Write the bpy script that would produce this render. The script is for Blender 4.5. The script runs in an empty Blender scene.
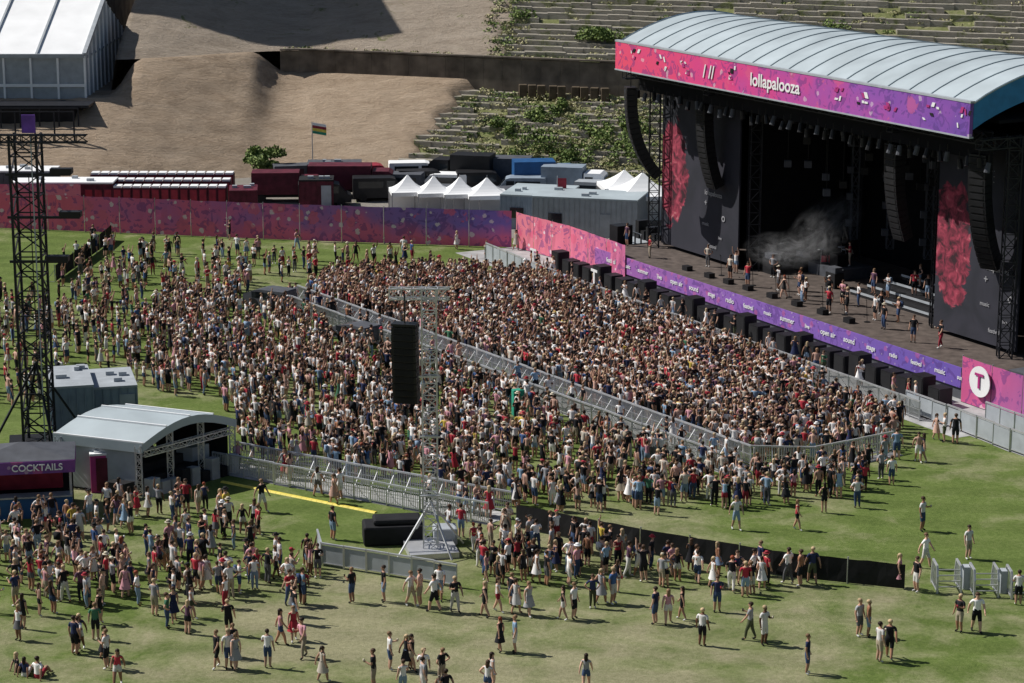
import bpy, bmesh, math, random
import numpy as np
from mathutils import Vector, Matrix
random.seed(7); rng=np.random.default_rng(7)
scene=bpy.context.scene
scene.view_settings.view_transform='Standard'
scene.view_settings.look='None'
scene.view_settings.exposure=0
# ---------------------------------------------------------------- image pixels back-projected to ground
F=2300.0; H=36.0; TH=math.atan(541.5/F); CT,ST=math.cos(TH),math.sin(TH)
def G(px,py,z=0.0):
    u=px-512; v=341.5-py
    t=(H-z)/(F*ST-v*CT)
    return Vector((u*t,(F*CT+v*ST)*t,z))
# ---------------------------------------------------------------- materials
def newmat(name):
    m=bpy.data.materials.new(name); m.use_nodes=True
    nt=m.node_tree; b=nt.nodes['Principled BSDF']
    return m,nt,b
def mat(name,col,rough=0.7,metal=0.0,var=0.25,scale=1.5,spec=0.3):
    m,nt,b=newmat(name)
    b.inputs['Roughness'].default_value=rough; b.inputs['Metallic'].default_value=metal
    b.inputs['Specular IOR Level'].default_value=spec
    g=nt.nodes.new('ShaderNodeNewGeometry')
    n=nt.nodes.new('ShaderNodeTexNoise'); n.inputs['Scale'].default_value=scale; n.inputs['Detail'].default_value=6
    nt.links.new(g.outputs['Position'],n.inputs['Vector'])
    r=nt.nodes.new('ShaderNodeValToRGB')
    r.color_ramp.elements[0].position=0.3; r.color_ramp.elements[1].position=0.7
    r.color_ramp.elements[0].color=tuple(c*(1-var) for c in col)+(1,)
    r.color_ramp.elements[1].color=tuple(min(1,c*(1+var)) for c in col)+(1,)
    nt.links.new(n.outputs['Fac'],r.inputs['Fac']); nt.links.new(r.outputs['Color'],b.inputs['Base Color'])
    return m
def ramp(nt,els,const=False):
    r=nt.nodes.new('ShaderNodeValToRGB'); cr=r.color_ramp
    if const: cr.interpolation='CONSTANT'
    while len(cr.elements)<len(els): cr.elements.new(0.5)
    for e,(p,c) in zip(cr.elements,els):
        e.position=p; e.color=tuple(c)+(1,)
    return r
def math_(nt,op,a,b=None,c=None):
    n=nt.nodes.new('ShaderNodeMath'); n.operation=op
    for i,x in enumerate((a,b,c)):
        if x is None: continue
        if isinstance(x,(int,float)): n.inputs[i].default_value=x
        else: nt.links.new(x,n.inputs[i])
    return n.outputs[0]
def mixc(nt,f,a,b,mode='MIX'):
    n=nt.nodes.new('ShaderNodeMix'); n.data_type='RGBA'; n.blend_type=mode
    if isinstance(f,(int,float)): n.inputs[0].default_value=f
    else: nt.links.new(f,n.inputs[0])
    for i,x in ((6,a),(7,b)):
        if isinstance(x,tuple): n.inputs[i].default_value=x+(1,) if len(x)==3 else x
        else: nt.links.new(x,n.inputs[i])
    return n.outputs[2]
def noise(nt,vec,scale,detail=5,rough=0.55,dist=0):
    n=nt.nodes.new('ShaderNodeTexNoise'); n.inputs['Scale'].default_value=scale
    n.inputs['Detail'].default_value=detail; n.inputs['Roughness'].default_value=rough
    n.inputs['Distortion'].default_value=dist
    nt.links.new(vec,n.inputs['Vector']); return n.outputs['Fac']
def mapr(nt,x,a,b,c=0,d=1):
    n=nt.nodes.new('ShaderNodeMapRange'); nt.links.new(x,n.inputs[0])
    for i,v in enumerate((a,b,c,d)): n.inputs[i+1].default_value=v
    return n.outputs[0]
def rnd_mat(name,K,pal,rough=0.85,mult=None):
    m,nt,b=newmat(name); b.inputs['Roughness'].default_value=rough
    b.inputs['Specular IOR Level'].default_value=0.2
    o=nt.nodes.new('ShaderNodeObjectInfo')
    x=math_(nt,'FRACT',math_(nt,'MULTIPLY',o.outputs['Random'],K))
    tot=sum(w for w,_ in pal); acc=0; els=[]
    for w,c in pal:
        els.append((acc/tot,c)); acc+=w
    r=ramp(nt,els,True); nt.links.new(x,r.inputs['Fac'])
    y=math_(nt,'FRACT',math_(nt,'MULTIPLY',o.outputs['Random'],K*7.13+3.1))
    br=mapr(nt,y,0,1,0.7,1.15)
    h=nt.nodes.new('ShaderNodeHueSaturation'); nt.links.new(r.outputs['Color'],h.inputs['Color'])
    nt.links.new(br,h.inputs['Value']); nt.links.new(h.outputs['Color'],b.inputs['Base Color'])
    return m
M={}
M['skin']=rnd_mat('skin',91.7,[(5,(.6,.37,.27)),(5,(.5,.29,.2)),(2.5,(.38,.2,.13)),(.8,(.16,.08,.05))],0.6)
M['hair']=rnd_mat('hair',57.3,[(5,(.03,.018,.012)),(4.5,(.08,.045,.028)),(3,(.22,.135,.075)),(2.8,(.5,.37,.22)),(.5,(.25,.06,.03))],0.6)
M['shirt']=rnd_mat('shirt_cloth',133.1,[(9.5,(.018,.018,.022)),(11,(.83,.81,.8)),(1.5,(.55,.34,.27)),(1.6,(.45,.04,.06)),(1.3,(.6,.3,.35)),(2.2,(.03,.04,.1)),(1.8,(.36,.36,.38)),(1.2,(.27,.4,.55)),(1.2,(.6,.54,.46)),(.25,(.6,.45,.08)),(.3,(.06,.17,.1)),(.8,(.12,.06,.1)),(.4,(.3,.14,.08)),(.6,(.06,.12,.28))])
M['pants']=rnd_mat('trouser_cloth',211.9,[(7,(.015,.016,.02)),(4,(.05,.08,.16)),(2.6,(.26,.36,.5)),(1.8,(.38,.32,.24)),(2.4,(.7,.68,.65)),(1,(.12,.12,.13)),(.4,(.3,.03,.05)),(1,(.08,.09,.05))])
M['shoe']=rnd_mat('shoe_leather',317.3,[(3,(.7,.7,.68)),(4,(.02,.02,.02)),(1,(.2,.1,.06))])
M['eye']=mat('eye_dark',(.02,.015,.012),.3,var=.05)
M['hat']=rnd_mat('hat_cloth',77.7,[(2,(.6,.54,.42)),(3,(.02,.02,.02)),(1,(.4,.04,.06)),(1,(.75,.75,.75))])
M['black']=mat('black_fabric',(.012,.012,.014),.8,var=.3)
M['blackp']=mat('black_paint',(.014,.014,.016),.5,var=.2)
M['drape']=mat('stage_drape',(.005,.005,.007),.95,var=.3)
M['steel']=mat('galvanised_steel',(.42,.43,.45),.45,.5,var=.2)
M['alu']=mat('aluminium_truss',(.55,.56,.58),.4,.5,var=.15)
M['dtruss']=mat('dark_truss',(.02,.021,.027),.5,.3,var=.2)
M['white']=mat('white_pvc',(.86,.87,.88),.55,var=.06,scale=.4)
M['roofpvc']=mat('roof_pvc',(.40,.46,.49),.5,var=.14,scale=.35)
M['roofseam']=mat('roof_seam',(.31,.37,.40),.5,var=.1,scale=.35)
M['greyp']=mat('grey_panel',(.36,.39,.42),.6,var=.12)
M['greyd']=mat('grey_dark',(.08,.085,.1),.7,var=.2)
M['blueg']=mat('blue_grey_panel',(.24,.29,.35),.6,var=.12)
M['red']=mat('red_paint',(.3,.025,.045),.5,var=.3)
M['dred']=mat('dark_red_panel',(.10,.014,.028),.6,var=.4)
M['pink']=mat('pink_plastic',(.42,.04,.2),.5,var=.1)
M['purple']=mat('purple_vinyl',(.16,.06,.38),.5,var=.3)
M['blue']=mat('blue_paint',(.02,.09,.24),.5,var=.15)
M['blueund']=mat('blue_tarp',(.03,.2,.45),.5,var=.15)
M['glass']=mat('dark_glass',(.02,.025,.03),.1,var=.1,spec=.6)
M['rubber']=mat('rubber',(.015,.015,.015),.8,var=.1)
M['orange']=mat('stage_deck_ply',(.10,.08,.07),.7,var=.35)
M['concrete']=mat('concrete_wall',(.15,.125,.1),.9,var=.45,scale=.6)
M['floorg']=mat('trackway_panels',(.36,.36,.36),.8,var=.3,scale=.8)
M['logo']=mat('logo_white',(.8,.8,.8),.6,var=.03)
M['logog']=mat('logo_grey',(.3,.3,.32),.6,var=.1)
M['yellow']=mat('yellow_cover',(.75,.62,.1),.6,var=.15)
M['teal']=mat('teal_cloth',(.03,.3,.2),.7)
M['stone']=mat('dark_stone',(.1,.075,.05),.9,var=.3)

def printed(name,stops,axis='X',r0=-40,r1=15,vs=.55,spots=1.0,zpink=False):
    m,nt,b=newmat(name); b.inputs['Roughness'].default_value=.6
    g=nt.nodes.new('ShaderNodeNewGeometry'); P=g.outputs['Position']
    s=nt.nodes.new('ShaderNodeSeparateXYZ'); nt.links.new(P,s.inputs[0])
    fac=mapr(nt,s.outputs[axis],r0,r1)
    n1=noise(nt,P,.35,3)
    fac=math_(nt,'ADD',fac,math_(nt,'MULTIPLY',math_(nt,'SUBTRACT',n1,.5),.9 if zpink else .5))
    r=ramp(nt,stops); nt.links.new(fac,r.inputs['Fac'])
    v=nt.nodes.new('ShaderNodeTexVoronoi'); v.inputs['Scale'].default_value=vs; nt.links.new(P,v.inputs['Vector'])
    nd=noise(nt,P,2.2,3,.6,.5)
    vd=math_(nt,'ADD',v.outputs['Distance'],math_(nt,'MULTIPLY',math_(nt,'SUBTRACT',nd,.5),.5))
    spot=math_(nt,'LESS_THAN',vd,.28 if zpink else .24)
    v2=nt.nodes.new('ShaderNodeTexVoronoi'); v2.inputs['Scale'].default_value=vs*2.7; nt.links.new(P,v2.inputs['Vector'])
    vd2=math_(nt,'ADD',v2.outputs['Distance'],math_(nt,'MULTIPLY',math_(nt,'SUBTRACT',nd,.5),.7))
    spot2=math_(nt,'LESS_THAN',vd2,.26 if zpink else .2)
    sv=nt.nodes.new('ShaderNodeSeparateXYZ'); nt.links.new(v2.outputs['Color'],sv.inputs[0])
    spot2=math_(nt,'MULTIPLY',spot2,math_(nt,'GREATER_THAN',sv.outputs[0],.45 if zpink else .6))
    n2=noise(nt,P,1.2,2,.5,1.5)
    dark=math_(nt,'GREATER_THAN',n2,.57)
    c=r.outputs['Color']
    if zpink:
        zz=math_(nt,'ADD',s.outputs['Z'],math_(nt,'MULTIPLY',math_(nt,'SUBTRACT',n1,.5),3.5))
        c=mixc(nt,mapr(nt,zz,.6,1.9,.8,0),c,(.8,.13,.25))
    c=mixc(nt,math_(nt,'MULTIPLY',dark,.5),c,(.08,.03,.2))
    c=mixc(nt,math_(nt,'MULTIPLY',spot2,.6*spots),c,(.78,.66,.7))
    c=mixc(nt,math_(nt,'MULTIPLY',spot,.6*spots),c,(.7,.12,.22))
    nt.links.new(c,b.inputs['Base Color']); return m
M['fenceprint']=printed('printed_scrim',[(0,(.78,.12,.22)),(.3,(.65,.12,.3)),(.6,(.3,.13,.42)),(.85,(.2,.13,.48)),(1,(.65,.14,.3))],'X',-40,5,.5,1.2,True)
M['fencepink']=printed('printed_scrim_pink',[(0,(.72,.2,.26)),(.5,(.74,.17,.27)),(1,(.6,.15,.32))],'X',0,9,.55,1.4)
M['fencer']=printed('printed_scrim_blue',[(0,(.7,.1,.25)),(.5,(.4,.1,.3)),(1,(.1,.2,.5))],'X',27,33,.4)
M['fascia']=printed('printed_fascia',[(0,(.13,.06,.35)),(.25,(.3,.08,.42)),(.6,(.68,.05,.23)),(1,(.8,.07,.14))],'Y',137,178,.45,.7)
M['band']=printed('printed_band',[(0,(.14,.09,.42)),(.5,(.26,.12,.46)),(1,(.4,.13,.4))],'Y',136,180,1.1,.5)
M['barsign']=printed('printed_bar_sign',[(0,(.05,.05,.25)),(1,(.2,.05,.25))],'X',-35,-22,.9,.5)

def banner_mat(name,yc,rw):
    m,nt,b=newmat(name); b.inputs['Roughness'].default_value=.8
    g=nt.nodes.new('ShaderNodeNewGeometry'); P=g.outputs['Position']
    s=nt.nodes.new('ShaderNodeSeparateXYZ'); nt.links.new(P,s.inputs[0])
    n1=noise(nt,P,.25,3,.5,1)
    base=ramp(nt,[(0.35,(.010,.012,.02)),(.65,(.026,.026,.04))]); nt.links.new(n1,base.inputs['Fac'])
    dy=math_(nt,'ABSOLUTE',math_(nt,'SUBTRACT',s.outputs['Y'],yc))
    dz=math_(nt,'ABSOLUTE',math_(nt,'SUBTRACT',s.outputs['Z'],8.2))
    d=math_(nt,'ADD',math_(nt,'POWER',math_(nt,'DIVIDE',dy,rw),2.0),math_(nt,'POWER',math_(nt,'DIVIDE',dz,4.6),2.0))
    n2=noise(nt,P,.7,4,.55,.8)
    d=math_(nt,'ADD',d,math_(nt,'MULTIPLY',math_(nt,'SUBTRACT',n2,.5),1.8))
    k=mapr(nt,d,.7,.8,1,0)
    pr=ramp(nt,[(.38,(.03,.006,.012)),(.5,(.2,.02,.045)),(.62,(.4,.05,.09)),(.7,(.45,.2,.2))]); nt.links.new(noise(nt,P,1.3,5,.6,.7),pr.inputs['Fac'])
    c=mixc(nt,k,base.outputs['Color'],pr.outputs['Color'])
    nt.links.new(c,b.inputs['Base Color']); return m

# ---------------------------------------------------------------- mesh builder
class MB:
    def __init__(s): s.v=[]; s.f=[]; s.m=[]
    def add(s,vs,fs,mi=0):
        o=len(s.v); s.v+= [tuple(x) for x in vs]; s.f+=[tuple(i+o for i in f) for f in fs]; s.m+=[mi]*len(fs)
    def obox(s,o,a,b,c,mi=0):
        o,a,b,c=map(Vector,(o,a,b,c))
        vs=[o,o+a,o+a+b,o+b,o+c,o+a+c,o+a+b+c,o+b+c]
        s.add(vs,[(0,3,2,1),(4,5,6,7),(0,1,5,4),(1,2,6,5),(2,3,7,6),(3,0,4,7)],mi)
    def box(s,x0,x1,y0,y1,z0,z1,mi=0): s.obox((x0,y0,z0),(x1-x0,0,0),(0,y1-y0,0),(0,0,z1-z0),mi)
    def cbox(s,c,sx,sy,sz,ang=0,mi=0):
        ca,sa=math.cos(ang),math.sin(ang)
        a=Vector((ca*sx,sa*sx,0)); b=Vector((-sa*sy,ca*sy,0)); c=Vector(c)
        s.obox(c-a/2-b/2,a,b,(0,0,sz),mi)
    def bar(s,p0,p1,w,mi=0,w2=None):
        p0,p1=Vector(p0),Vector(p1); d=p1-p0
        if d.length<1e-6: return
        d.normalize(); up=Vector((0,0,1)) if abs(d.z)<.9 else Vector((1,0,0))
        a=d.cross(up).normalized(); b=a.cross(d); w2=w2 or w
        q=[]
        for p,ww in ((p0,w),(p1,w2)):
            for sa,sb in ((-1,-1),(1,-1),(1,1),(-1,1)): q.append(p+a*sa*ww/2+b*sb*ww/2)
        s.add(q,[(0,1,2,3),(7,6,5,4),(0,4,5,1),(1,5,6,2),(2,6,7,3),(3,7,4,0)],mi)
    def cyl(s,p0,p1,r0,r1=None,n=10,mi=0):
        r1=r0 if r1 is None else r1
        p0,p1=Vector(p0),Vector(p1); d=(p1-p0).normalized()
        up=Vector((0,0,1)) if abs(d.z)<.9 else Vector((1,0,0))
        a=d.cross(up).normalized(); b=a.cross(d); q=[]
        for p,r in ((p0,r0),(p1,r1)):
            for i in range(n):
                t=2*math.pi*i/n; q.append(p+a*math.cos(t)*r+b*math.sin(t)*r)
        fs=[(i,(i+1)%n,n+(i+1)%n,n+i) for i in range(n)]+[tuple(range(n))[::-1],tuple(range(n,2*n))]
        s.add(q,fs,mi)
    def ell(s,c,r,n=10,k=6,mi=0):
        q=[(c[0],c[1],c[2]-r[2])]
        for j in range(1,k):
            ph=-math.pi/2+math.pi*j/k
            for i in range(n):
                t=2*math.pi*i/n; q.append((c[0]+r[0]*math.cos(ph)*math.cos(t),c[1]+r[1]*math.cos(ph)*math.sin(t),c[2]+r[2]*math.sin(ph)))
        q.append((c[0],c[1],c[2]+r[2])); L=len(q)-1; fs=[]
        for i in range(n): fs.append((0,1+(i+1)%n,1+i)); fs.append((L,L-n+i,L-n+(i+1)%n))
        for j in range(k-2):
            for i in range(n):
                a=1+j*n+i; b=1+j*n+(i+1)%n; fs.append((a,b,b+n,a+n))
        s.add(q,fs,mi)
    def truss(s,p0,p1,w=.5,seg=.6,cw=.06,bw=.035,mi=0):
        p0,p1=Vector(p0),Vector(p1); d=p1-p0; L=d.length; d.normalize()
        up=Vector((0,0,1)) if abs(d.z)<.9 else Vector((1,0,0))
        a=d.cross(up).normalized()*w/2; b=a.cross(d).normalized()*w/2
        cs=[a+b,a-b,-a-b,-a+b]
        for c in cs: s.bar(p0+c,p1+c,cw,mi)
        n=max(1,int(round(L/seg)))
        for i in range(n):
            q0=p0+d*L*i/n; q1=p0+d*L*(i+1)/n
            for j in range(4):
                c0,c1=cs[j],cs[(j+1)%4]
                if (i+j)%2: c0,c1=c1,c0
                s.bar(q0+c0,q1+c1,bw,mi); s.bar(q0+cs[j],q0+cs[(j+1)%4],bw,mi)
def new_obj(name,mesh,parent=None,col=None):
    o=bpy.data.objects.new(name,mesh); (col or scene.collection).objects.link(o)
    if parent: o.parent=parent
    return o
def build(name,mb,mats,parent=None,smooth=False,bevel=0):
    me=bpy.data.meshes.new(name); me.from_pydata(mb.v,[],mb.f)
    for k in mats: me.materials.append(M[k] if isinstance(k,str) else k)
    me.polygons.foreach_set('material_index',mb.m)
    if smooth: me.polygons.foreach_set('use_smooth',[True]*len(mb.f))
    me.update(); o=new_obj(name,me,parent)
    if bevel:
        b=o.modifiers.new('bevel','BEVEL'); b.width=bevel; b.segments=2; b.limit_method='ANGLE'
    return o
def empty(name,loc=(0,0,0)):
    o=bpy.data.objects.new(name,None); scene.collection.objects.link(o); o.empty_display_size=.5; return o
def text(name,body,loc,xdir,size,matk,parent=None,ext=.02):
    c=bpy.data.curves.new(name,'FONT'); c.body=body; c.size=size; c.extrude=ext; c.align_x='CENTER'; c.align_y='CENTER'
    c.offset=.015*size
    c.materials.append(M[matk]); o=new_obj(name,c,parent)
    X=Vector(xdir).normalized(); Y=Vector((0,0,1)); Z=X.cross(Y)
    m=Matrix((X,Y,Z)).transposed().to_4x4(); m.translation=Vector(loc); o.matrix_world=m; return o

# ---------------------------------------------------------------- ground
m,nt,b=newmat('grass_ground'); b.inputs['Roughness'].default_value=.95; b.inputs['Specular IOR Level'].default_value=.1
g=nt.nodes.new('ShaderNodeNewGeometry'); P=g.outputs['Position']
s=nt.nodes.new('ShaderNodeSeparateXYZ'); nt.links.new(P,s.inputs[0])
fine=noise(nt,P,3.5,8,.85); mid=noise(nt,P,.35,6,.65,.4); big=noise(nt,P,.07,5,.6)
gr=ramp(nt,[(.3,(.045,.078,.016)),(.5,(.118,.163,.042)),(.7,(.21,.245,.095))]); nt.links.new(math_(nt,'ADD',math_(nt,'MULTIPLY',fine,.65),math_(nt,'MULTIPLY',mid,.35)),gr.inputs['Fac'])
dry=ramp(nt,[(.3,(.19,.18,.1)),(.7,(.41,.37,.25))]); nt.links.new(fine,dry.inputs['Fac'])
near=mapr(nt,s.outputs['Y'],122,88,0,.62)
k=math_(nt,'ADD',math_(nt,'MULTIPLY',math_(nt,'SUBTRACT',mid,.5),2.0),math_(nt,'MULTIPLY',math_(nt,'SUBTRACT',big,.5),2.6))
k=math_(nt,'ADD',math_(nt,'ADD',k,near),-.02)
kr=mapr(nt,k,0.05,.75,0,.8)
c=mixc(nt,kr,gr.outputs['Color'],dry.outputs['Color'])
st_=math_(nt,'SINE',math_(nt,'ADD',math_(nt,'MULTIPLY',s.outputs['Y'],2.1),math_(nt,'MULTIPLY',s.outputs['X'],.35)))
sv=mapr(nt,st_,-.3,.3,.94,1.04)
cm=nt.nodes.new('ShaderNodeHueSaturation'); nt.links.new(c,cm.inputs['Color']); nt.links.new(sv,cm.inputs['Value']); 
nt.links.new(cm.outputs['Color'],b.inputs['Base Color'])
bp=nt.nodes.new('ShaderNodeBump'); bp.inputs['Strength'].default_value=.6; bp.inputs['Distance'].default_value=.1
nt.links.new(noise(nt,P,5,7,.8),bp.inputs['Height']); nt.links.new(bp.outputs[0],b.inputs['Normal'])
M['grass']=m
mb=MB(); mb.add([(-3000,-500,0),(3000,-500,0),(3000,5000,0),(-3000,5000,0)],[(0,1,2,3)]); build('ground',mb,['grass'])

def soilmat(name,c0,c1,c2,veg=0.0,sc=.5,bump=.2):
    m,nt,b=newmat(name); b.inputs['Roughness'].default_value=.95; b.inputs['Specular IOR Level'].default_value=.1
    g=nt.nodes.new('ShaderNodeNewGeometry'); P=g.outputs['Position']
    mp=nt.nodes.new('ShaderNodeMapping'); mp.inputs['Scale'].default_value=(.35,1,1.6); nt.links.new(P,mp.inputs['Vector'])
    n1=noise(nt,mp.outputs[0],sc,7,.65,.5); n2=noise(nt,mp.outputs[0],3,7,.8,.3)
    r=ramp(nt,[(.3,c0),(.5,c1),(.72,c2)]); nt.links.new(math_(nt,'ADD',math_(nt,'MULTIPLY',n1,.5),math_(nt,'MULTIPLY',n2,.5)),r.inputs['Fac'])
    c=r.outputs['Color']
    if veg>0:
        n3=noise(nt,P,.45,6,.7,.6)
        kk=mapr(nt,n3,.62-veg*.3,.7-veg*.3,0,.85)
        gg=ramp(nt,[(.3,(.09,.11,.03)),(.55,(.2,.22,.09)),(.75,(.34,.32,.18))]); nt.links.new(n2,gg.inputs['Fac'])
        c=mixc(nt,kk,c,gg.outputs['Color'])
    nt.links.new(c,b.inputs['Base Color'])
    bp=nt.nodes.new('ShaderNodeBump'); bp.inputs['Strength'].default_value=1.0; bp.inputs['Distance'].default_value=bump
    nt.links.new(n2,bp.inputs['Height']); nt.links.new(bp.outputs[0],b.inputs['Normal'])
    return m
M['sand']=soilmat('sandy_soil',(.30,.22,.15),(.5,.385,.28),(.66,.53,.4),0,.5,.5)
M['sandu']=soilmat('grey_soil',(.28,.23,.175),(.45,.375,.3),(.58,.5,.41),.05,.5,.5)
M['steps']=soilmat('stone_steps',(.22,.2,.155),(.36,.33,.28),(.48,.45,.39),.3)
M['turf']=soilmat('rough_turf',(.16,.15,.08),(.24,.23,.13),(.36,.33,.21),.8)
M['dirt']=soilmat('backstage_dirt',(.2,.18,.15),(.28,.26,.23),(.36,.34,.31),.1,.2)
mb=MB(); mb.add([(-200,G(0,222).y,.004),G(85,222,.004),G(512,238,.004),G(640,262,.004),(70,150,.004),(200,150,.004),(200,260,.004),(-200,260,.004)],[tuple(range(8))]); build('backstage_pavement',mb,['dirt'])

# ---------------------------------------------------------------- embankment
def sm(t): t=max(0,min(1,t)); return t*t*(3-2*t)
def Yw(x):
    if x>-22: return 238-.364*(x+5.4)
    return 244.04-9*sm((-22-x)/20)
def nz(x,y):
    return .22*math.sin(x*.31+1.3*math.sin(y*.2))+.12*math.sin(x*.9+y*.55)+.09*math.sin(y*1.9+x*.3)+.06*math.sin(x*2.3+1.1*math.sin(y*.9))
def sheet(name,xs,ts,fn,mk,parent=None):
    mb=MB(); vs=[]
    for x in xs:
        for t in ts: vs.append(fn(x,t))
    n=len(ts); fs=[(i*n+j,(i+1)*n+j,(i+1)*n+j+1,i*n+j+1) for i in range(len(xs)-1) for j in range(n-1)]
    mb.add(vs,fs); return build(name,mb,[mk],parent,smooth=True)
def edge1(t): return -12.3+.35*t+.6*math.sin(t*1.3)
def f1(x,t):
    top=8+2.2*sm((-24-x)/3.5)
    z=top*min(1,max(0,t/20)); 
    if x<-38: z=z+(min(z,7.0)-z)*sm((-38-x)/3)
    z-=1.6*sm((x-edge1(t))/1.6)
    return (x,Yw(x)-20.3+t,z*1.0+(nz(x,t)*.45+random.uniform(-.05,.05) if 1<t<19 else 0)-.02)
emb=empty('embankment')
sheet('sand_slope',list(np.linspace(-130,-2,193)),list(np.linspace(0,20,41))+[20.8],f1,'sand',emb)
sheet('left_plateau',list(np.linspace(-400,-41.5,12)),list(np.linspace(20,400,10)),lambda x,t:(x,Yw(x)-20.3+t,6.95),'sandu',emb)
def f2(x,t):
    z=10.15+min(8.2,8.2*t/22)+(nz(x,t+5)*.5 if 1<t<21 else 0)
    if x<-41: z=7
    z-=1.6*sm((x+1.6-.12*t-.7*math.sin(t*.9))/1.4)
    return (x,Yw(x)+.4+t,z)
sheet('upper_slope',list(np.linspace(-41.6,4,90)),list(np.linspace(0,22,30))+[40,100,400],f2,'sandu',emb)
mb=MB()
xs=list(np.linspace(-24.5,150,90))
for x0,x1 in zip(xs[:-1],xs[1:]):
    d=Vector((x1-x0,Yw(x1)-Yw(x0),0)); 
    mb.obox((x0,Yw(x0)-.3,5),d*.992,(0,.6,0),(0,0,5.2+random.uniform(-.05,.05))); mb.obox((x0,Yw(x0)-.45,10.26),d*.99,(0,.9,0),(0,0,.16),0)
build('retaining_wall',mb,['concrete','steps'])
mb=MB()
for k in range(16):
    x0=edge1(1.25*k)+random.uniform(-.6,.6)
    xx=list(np.arange(x0,140,1.7))
    for a,c in zip(xx[:-1],xx[1:]):
        j=random.uniform(-.08,.08)
        if a<25 and random.random()<.08+.2*(a>-4): continue
        mb.obox((a,Yw(a)-20.3+1.25*k+j,0),(c-a,Yw(c)-Yw(a),0),(0,1.1,0),(0,0,.43*(k+1)+random.uniform(-.1,.08)))
for k in range(18):
    x0=-1.5+.12*1.25*k+random.uniform(-.8,.8)
    xx=list(np.arange(x0,150,2.1))
    for a,c in zip(xx[:-1],xx[1:]):
        if random.random()<.07: continue
        mb.obox((a,Yw(a)+1.5+1.25*k+random.uniform(-.08,.08),5),(c-a,Yw(c)-Yw(a),0),(0,1.1,0),(0,0,5.35+.46*(k+1)+random.uniform(-.1,.08)))
build('terrace_steps',mb,['steps'],emb)
def f3(x,t): return (x,Yw(x)-20.3+t,-.12+6.9*t/20+(nz(x*1.5,t)*.3))
sheet('terrace_fill',list(np.linspace(-13,140,200)),list(np.linspace(0,20,41)),f3,'turf',emb)
def f4(x,t): return (x,Yw(x)+.3+t,9.8+8.0*t/22+(nz(x*1.7,t)*.25))
sheet('terrace_fill',list(np.linspace(-2,150,200)),list(np.linspace(0,23,41)),f4,'turf',emb)
mb=MB(); mb.add([(-2,Yw(-2)+23.3,18.2),(400,Yw(-2)+23.3-.364*402,18.2),(600,600,18.2),(0,600,18.2)],[(0,1,2,3)]); build('upper_plateau',mb,['turf'],emb)

def leafmat(name,a,b_,c_):
    m,nt,b=newmat(name); b.inputs['Roughness'].default_value=.7; b.inputs['Specular IOR Level'].default_value=.2
    g=nt.nodes.new('ShaderNodeNewGeometry')
    r=ramp(nt,[(.0,a),(.5,b_),(1,c_)]); nt.links.new(g.outputs['Random Per Island'],r.inputs['Fac'])
    nt.links.new(r.outputs['Color'],b.inputs['Base Color']); return m
M['leaf']=leafmat('foliage',(.04,.07,.015),(.11,.165,.04),(.24,.3,.09))
M['drygrass']=leafmat('dry_weeds',(.18,.19,.08),(.33,.32,.16),(.48,.43,.26))
M['bark']=mat('bark',(.09,.06,.04),.9)
def clump(mb,c,r,n,size,mi=0):
    for _ in range(n):
        d=Vector((random.gauss(0,1),random.gauss(0,1),random.gauss(0,1))).normalized()*(random.random()**.45)
        p=Vector(c)+Vector((d.x*r[0],d.y*r[1],abs(d.z)*r[2]))
        a=Vector((random.gauss(0,1),random.gauss(0,1),random.gauss(0,1))).normalized(); q=a.orthogonal().normalized()
        w=size*random.uniform(.5,1.2); mb.add([p-a*w-q*w*.5,p+a*w-q*w*.4,p+a*w*.8+q*w*.6,p-a*w*.9+q*w*.5],[(0,1,2,3)],mi)
def bush(name,c,r,n=900,size=.14):
    e=empty(name); e2=MB(); c=Vector(c)
    for _ in range(6):
        e2.cyl(c,c+Vector((random.uniform(-.5,.5)*r,random.uniform(-.5,.5)*r,r*.9)),.05,.015,6,1)
    for _ in range(9):
        o=Vector((random.uniform(-.7,.7)*r,random.uniform(-.7,.7)*r,random.uniform(0,.8)*r))
        clump(e2,c+o,(r*.5,r*.5,r*.5),n//9,size,0)
    build('foliage',e2,['leaf','bark'],e)
bush('shrub',(G(265,165,2.0).x,G(265,165,2.0).y,1.4),2.0,2400,.16)
mb=MB()
for _ in range(620):
    k=random.uniform(0,15.5); x=random.uniform(-11.5+k*.45,18)
    z=.43*k+.3; y=Yw(x)-20.3+1.25*k
    r=random.uniform(.15,.65); big_=random.random()<.2
    if x<-4: r*=.6
    clump(mb,(x,y,z),(r*1.6,r,r*(1.1 if big_ else .5)),int(50*r)+6,.12,0 if random.random()<.4 else 1)
for cx,cy,r in ((3,9,2.0),(6,6,1.8),(0,5,1.4),(10,8,1.8),(-1,11,1.2),(4,4,1.4),(8,11,1.5),(2,14,1.2),(12,13,1.3),(5,16,1.0)):
    for _ in range(7):
        x=cx+random.uniform(-r,r); t=cy+random.uniform(-r,r)
        clump(mb,(x,Yw(x)-20.3+t,.35*t+.2),(r*.42,r*.42,r*.85),75,.15,0)
for _ in range(520):
    k=random.uniform(0,17); x=random.uniform(-1,70)
    r=random.uniform(.12,.5)
    clump(mb,(x,Yw(x)+1.5+1.25*k,10.4+.46*k),(r*2.6,r,r*.6),int(40*r)+6,.13,0 if random.random()<.35 else 1)
for _ in range(14):
    x=9+random.uniform(-1.8,1.8); clump(mb,(x,Yw(x)+5+random.uniform(-1,1),12),(1.1,.9,1.3),100,.16,0)
for _ in range(10):
    x=random.choice((1,16,24,33))+random.uniform(-1,1); clump(mb,(x,Yw(x)+9+random.uniform(-1,1),13.5),(.9,.8,1.0),70,.16,0)
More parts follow.
